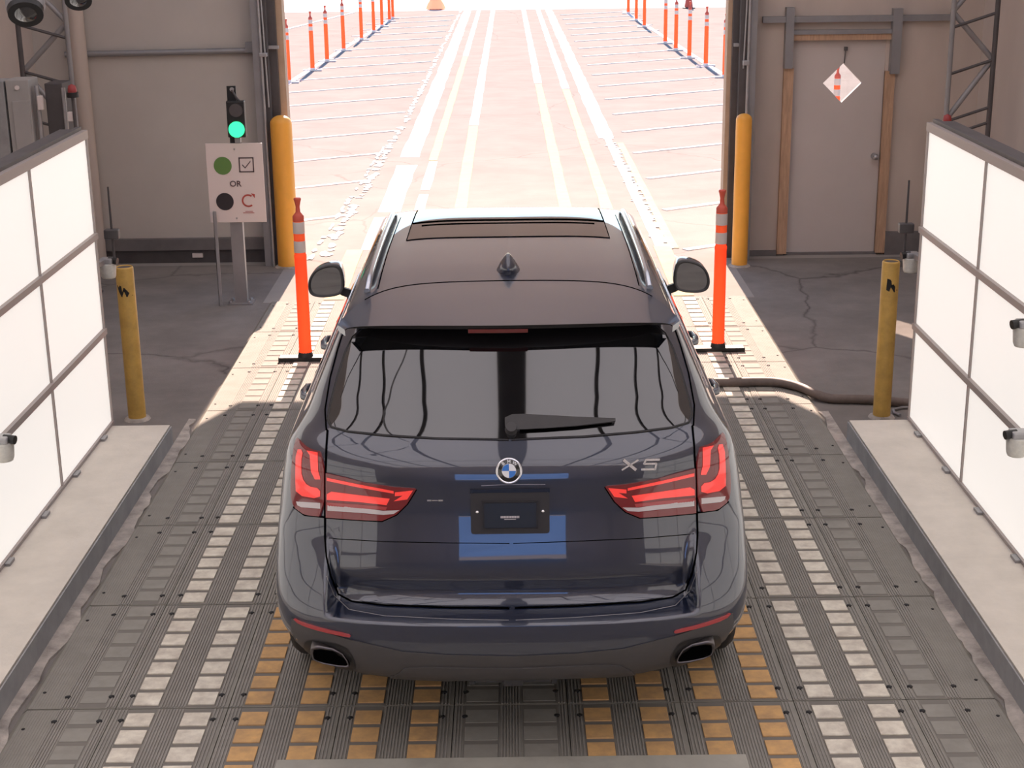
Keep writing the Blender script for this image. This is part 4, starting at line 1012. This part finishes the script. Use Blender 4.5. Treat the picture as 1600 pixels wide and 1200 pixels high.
seam('grip_trim', [(752, 759), (795, 757), (852, 757)], 0.005, 'dark_chrome', tailgate, 0.0)
# rear wiper
b = MB(); L = []
for px, py, r in ((789, 664, 0.018), (800, 663.5, 0.030), (818, 663, 0.030), (850, 663, 0.026), (900, 662.5, 0.018), (940, 661, 0.010), (960, 660, 0.006)):
    l, n = cast(px, py); L.append((l + n * 0.030, r, n))
for i in range(len(L) - 1):
    (p, r, n), (q, r2, n2) = L[i], L[i + 1]; u = Vector((0, 0.5, 0.8)).normalized()
    vs = [p + u * r, p - u * r, p - u * r - n * 0.02, p + u * r - n * 0.02, q + u * r2, q - u * r2, q - u * r2 - n2 * 0.02, q + u * r2 - n2 * 0.02]
    b.add(vs, [(0, 1, 5, 4), (1, 2, 6, 5), (2, 3, 7, 6), (3, 0, 4, 7), (0, 3, 2, 1), (4, 5, 6, 7)], 0, False)
wip = b.build('rear_wiper', 'dark_plastic', CAR)
b = MB(); P = [cast(px, py) for px, py in ((812, 673), (850, 671), (900, 668), (955, 662))]; b.tube([l + n * 0.014 for l, n in P], [0.011, 0.010, 0.008, 0.005], 8); b.build('wiper_blade', 'gap', wip)
b = MB(); l, n = cast(799, 672); b.tube([l + n * 0.002, l + n * 0.035], [0.026, 0.02], 16); b.build('wiper_pivot', 'dark_plastic', wip)
# spoiler
NU, NV = 60, 14
def spo_top(u, v):                                # u -1..1 across, v 0 trailing edge .. 1 seam
    hwid = 0.640 + 0.035 * v
    x = u * hwid; au = abs(u)
    ye = 0.475 + 0.045 * au ** 2 + 0.03 * au ** 8; ysm = 1.01 - 0.06 * au ** 2 - 0.33 * au ** 7
    y = ye + (ysm - ye) * v
    zc = f_zc(y) + 0.004
    lat = 0.80 * (zc - 1.635) * (1 - max(0.0, 1 - min(au, 0.9985) ** 4) ** (1 / 2.2))
    return Vector((XC + x, Y0 + y, zc - lat))
b = MB(); top = [spo_top(math.sin((-1 + 2 * i / NU) * PI / 2), j / NV) for j in range(NV + 1) for i in range(NU + 1)]
for i, q in enumerate(top):
    hit = BVH.ray_cast(Vector((q.x, q.y, 3)), Vector((0, 0, -1)))[0]
    if hit is not None and hit.z + 0.003 > q.z: q.z = hit.z + 0.003
W1 = NU + 1
b.add(top, [(j * W1 + i, j * W1 + i + 1, (j + 1) * W1 + i + 1, (j + 1) * W1 + i) for j in range(NV) for i in range(NU)], 0, True)
lip = []
for i in range(W1):
    q = top[i]; a_ = abs(math.sin((-1 + 2 * i / NU) * PI / 2)); k_ = 1 - a_ ** 5; lip += [q, q + Vector((0, 0.006, -0.004 - 0.012 * k_)), Vector((q.x, q.y + 0.03 + 0.13 * k_, q.z - 0.01 - 0.04 * k_))]
b.add(lip, [(3 * i, 3 * i + 1, 3 * i + 4, 3 * i + 3) for i in range(NU)] + [(3 * i + 1, 3 * i + 2, 3 * i + 5, 3 * i + 4) for i in range(NU)], 1)
for e in (0, NU):                                 # side cheeks
    q0 = top[e]; q1 = top[NV * W1 + e]; mid = [top[j * W1 + e] for j in range(NV + 1)]
    low = [m_ + Vector((0, 0.015, -0.03)) for m_ in mid]
    b.add(mid + low, [(j, j + 1, NV + 1 + j + 1, NV + 1 + j) for j in range(NV)], 0)
sp = b.build('roof_spoiler', ['paint', 'frit'], CAR)
b = MB(); P = []
for i in range(25):
    u = -0.265 + 0.36 * i / 24 + 0.02; q = spo_top(u, 0); P.append(q + Vector((0, 0.002, -0.016)))
for i in range(24):
    a, c = P[i], P[i + 1]; dz = Vector((0, 0.006, -0.016)); b.add([a, c, c + dz, a + dz, a + Vector((0, .02, 0)), c + Vector((0, .02, 0)), c + dz + Vector((0, .02, 0)), a + dz + Vector((0, .02, 0))], [(0, 1, 2, 3), (0, 4, 5, 1), (3, 2, 6, 7)] + ([(0, 3, 7, 4)] if i == 0 else []) + ([(1, 5, 6, 2)] if i == 23 else []))
b.build('brake_light', 'brake_red', sp)
b = MB(); b.tube([spo_top(-1 + 2 * i / 60, 1.0) + Vector((0, 0.004, 0.0)) for i in range(4, 57)], 0.0028, 6); b.build('spoiler_gap', 'gap', sp)
# shark-fin antenna
b = MB(); c, n = cast_top(0.0, 1.15); ring = []
for k in range(9):
    t = k / 8; hgt = 0.088 * t; ln = 0.085 * (1 - t ** 1.6) + 0.012; wd = 0.046 * (1 - t) ** 0.8 + 0.004 * (1 - t) + 0.005; ycen = 0.055 - 0.06 * t
    ring.append([Vector((c.x + wd * math.cos(a) * (1.0 if True else 1), c.y + ycen + ln * math.sin(a), c.z - 0.006 + hgt)) for a in np.linspace(0, 2 * PI, 20, endpoint=False)])
vs = [q for r in ring for q in r]; b.add(vs, [(k * 20 + i, k * 20 + (i + 1) % 20, (k + 1) * 20 + (i + 1) % 20, (k + 1) * 20 + i) for k in range(8) for i in range(20)] + [tuple(range(160, 180))], 0, True)
b.build('roof_antenna', 'paint', CAR)
# roof rails
for s in (-1, 1):
    b = MB(); P = []
    for k in range(30):
        y = 0.98 + k * (2.64 - 0.98) / 29; l, n = cast_top(s * (0.588 - 0.0 * k), y); hh = 0.026 * min(1, k / 2.5, (29 - k) / 2.5) ; P.append(l + Vector((0, 0, 0.004 + hh)))
    b.tube(P, 0.0145, 10); ra = b.build('roof_rail', 'bright_rail', CAR)
    b = MB(); b.tube([p + Vector((s * 0.0, 0, -0.022)) for p in P[1:-1]], 0.010, 8); b.build('rail_base', 'black_plastic', ra)
    seam('roof_gap', [(s * 0.545, 1.0), (s * 0.548, 1.6), (s * 0.548, 2.5)], 0.003, 'gap', None, -0.001, fn=cast_top, step=0.05)
# glass sunroof
def rp(w_, y0, y1): return [(-w_, y0), (-w_ * 0.5, y0 - 0.012), (0, y0 - 0.015), (w_ * 0.5, y0 - 0.012), (w_, y0), (w_, y1), (-w_, y1)]
sr = patch('sunroof', rp(0.47, 1.80, 2.20), 0.003, 'roof_glass', None, 0.05, thick=0.0, fn=cast_top)
patch('sunroof_panel', rp(0.465, 2.225, 2.66), 0.004, 'roof_glass', sr, 0.05, thick=0.0, fn=cast_top)
seam('sunroof_gap', [(-0.47, 2.212), (0.47, 2.212)], 0.006, 'gap', sr, 0.002, fn=cast_top, step=0.03)
seam('sunroof_gap', [(-0.42, 2.12), (0.42, 2.12)], 0.004, 'gap', sr, 0.003, fn=cast_top, step=0.03)
seam('sunroof_gap', rp(0.473, 1.795, 2.665), 0.003, 'gap', sr, 0.001, fn=cast_top, step=0.04, closed=True)
# mirrors
def mirror(s):
    t = thing('door_mirror', (XC + s * 1.0, 8.2, 1.27), None, None); put(t, CAR)
    # outline of the glass side in x (from the body outwards) and z
    O = [(0.905, 1.215), (0.90, 1.30), (0.915, 1.365), (0.955, 1.378), (1.02, 1.365), (1.07, 1.335), (1.098, 1.285), (1.103, 1.235), (1.085, 1.20), (1.03, 1.188), (0.95, 1.195)]
    O = chaikin(O, 2); n = len(O); c = (sum(p[0] for p in O) / n, sum(p[1] for p in O) / n)
    def lay(f, y): return [(XC + s * (c[0] + (x - c[0]) * f), y, c[1] + (z - c[1]) * f) for x, z in O]
    b = MB(); L = [lay(0.86, 8.155), lay(0.87, 8.135), lay(0.96, 8.13), lay(1.0, 8.15), lay(0.98, 8.24), lay(0.86, 8.32), lay(0.55, 8.37), lay(0.05, 8.385)]
    b.add([p for l in L for p in l], [(k * n + i, k * n + (i + 1) % n, (k + 1) * n + (i + 1) % n, (k + 1) * n + i) for k in range(len(L) - 1) for i in range(n)], 0, True)
    b.build('housing', 'paint', t)
    b = MB(); b.add([p for l in (lay(0.835, 8.1545), lay(0.85, 8.133), lay(0.965, 8.128), lay(1.004, 8.15)) for p in l], [(k * n + i, k * n + (i + 1) % n, (k + 1) * n + (i + 1) % n, (k + 1) * n + i) for k in range(3) for i in range(n)], 0, True); b.build('mirror_rim', 'dark_plastic', t)
    b = MB(); b.add([(x, 8.147 + (z - 1.28) * 0.05, z) for x, y, z in lay(0.84, 8.15)], [tuple(range(n))]); b.build('mirror_glass', 'mirror_glass', t)
    b = MB(); b.beam((XC + s * 0.93, 8.22, 1.21), (XC + s * 0.84, 8.26, 1.165), 0.07, 0.045); b.build('mirror_arm', 'dark_plastic', t)
mirror(-1); mirror(1)
# doors seen edge on: handles, side glass, gaps
for s in (-1, 1):
    for y, z in [(q.y - Y0, q.z) for q in (onX(477, 613, -0.965), onX(508, 536, -0.962))]:
        l, n = cast_side(y, z, s); b = MB(); e = s
        P = [l + Vector((0, -0.10, 0)), l + Vector((e * 0.034, -0.075, 0.003)), l + Vector((e * 0.042, 0.0, 0.003)), l + Vector((e * 0.036, 0.08, 0.002)), l + Vector((0, 0.11, 0))]
        b.tube(P, [0.014, 0.017, 0.018, 0.017, 0.014], 10); b.build('door_handle', 'paint', CAR)
    g = patch('side_window', chaikin([(0.98, 1.33), (1.15, 1.50), (1.45, 1.575), (2.2, 1.60), (2.6, 1.585), (2.95, 1.46), (3.22, 1.31), (3.25, 1.285), (1.0, 1.28)], 1), 0.004, 'car_glass', None, 0.06, thick=0.0, fn=lambda y, z, s=s: cast_side(y, z, s))
    seam('window_trim', [(0.96, 1.272), (2.0, 1.272), (3.25, 1.275)], 0.006, 'chrome', g, 0.003, fn=lambda y, z, s=s: cast_side(y, z, s), step=0.08)
    seam('door_gap', [(1.55, 1.27), (1.52, 1.1), (1.58, 0.86)], 0.003, 'gap', None, 0, fn=lambda y, z, s=s: cast_side(y, z, s), step=0.04)
    seam('door_gap', [(2.45, 1.27), (2.42, 0.6), (2.42, 0.42)], 0.003, 'gap', None, 0, fn=lambda y, z, s=s: cast_side(y, z, s), step=0.04)
    seam('door_gap', [(3.5, 1.12), (3.5, 0.6), (3.48, 0.42)], 0.003, 'gap', None, 0, fn=lambda y, z, s=s: cast_side(y, z, s), step=0.04)
# front end, never in view from the lane behind but present
wsp = [(-0.62, 1.30), (0.62, 1.30), (0.56, 1.58), (-0.56, 1.58)]
def cast_front(x, z):
    loc, n, ti, d = BVH.ray_cast(Vector((XC + x, Y0 + 7, z)), Vector((0, -1, 0)))
    if loc is None: loc, n, ti, d = BVH.find_nearest(Vector((XC + x, Y0 + 4, z)))
    return loc, bary_n(loc, ti)
patch('windshield', wsp, 0.004, 'car_glass', None, 0.06, thick=0.0, fn=cast_front)
for s in (-1, 1): patch('headlight', [(s * 0.45, 0.80), (s * 0.80, 0.82), (s * 0.80, 0.92), (s * 0.45, 0.89)], 0.004, 'lamp_clear', None, 0.05, thick=0.0, fn=cast_front)
patch('grille', [(-0.30, 0.66), (0.30, 0.66), (0.32, 0.86), (-0.32, 0.86)], 0.005, 'black_plastic', None, 0.05, thick=0.0, fn=cast_front)
# wheels
for s in (-1, 1):
    for wy in WY:
        cx = XC + s * 0.815; cy = Y0 + wy; cz = 0.398; R = 0.372; hw = 0.152
        t = thing('wheel', (cx, cy, cz), None, None); put(t, CAR)
        prof = [(0.26, -hw + 0.012), (0.31, -hw), (0.345, -hw + 0.004), (R - 0.006, -hw + 0.03), (R, -hw + 0.055), (R, -0.05), (R - 0.008, -0.046), (R - 0.008, -0.038), (R, -0.034), (R, 0.034), (R - 0.008, 0.038), (R - 0.008, 0.046), (R, 0.05), (R, hw - 0.055), (R - 0.006, hw - 0.03), (0.345, hw - 0.004), (0.31, hw), (0.26, hw - 0.012)]
        b = MB(); n = 48; vs = [(cx + w_, cy + r * math.cos(k * 2 * PI / n), cz + r * math.sin(k * 2 * PI / n)) for r, w_ in prof for k in range(n)]
        b.add(vs, [(i * n + k, i * n + (k + 1) % n, (i + 1) * n + (k + 1) % n, (i + 1) * n + k) for i in range(len(prof) - 1) for k in range(n)], 0, True); b.build('tyre', 'tyre', t)
        b = MB(); b.tube([(cx - hw + 0.015, cy, cz), (cx + s * 0.0, cy, cz)], [0.262, 0.262], 32) if s > 0 else b.tube([(cx + hw - 0.015, cy, cz), (cx, cy, cz)], [0.262, 0.262], 32)
        for k in range(10):
            a = k * PI / 5; b.beam((cx + s * 0.12, cy + 0.03 * math.cos(a), cz + 0.03 * math.sin(a)), (cx + s * 0.13, cy + 0.255 * math.cos(a), cz + 0.255 * math.sin(a)), 0.03, 0.025)
        b.tube([(cx, cy, cz), (cx + s * 0.135, cy, cz)], 0.05, 16); b.build('rim', 'alloy', t)
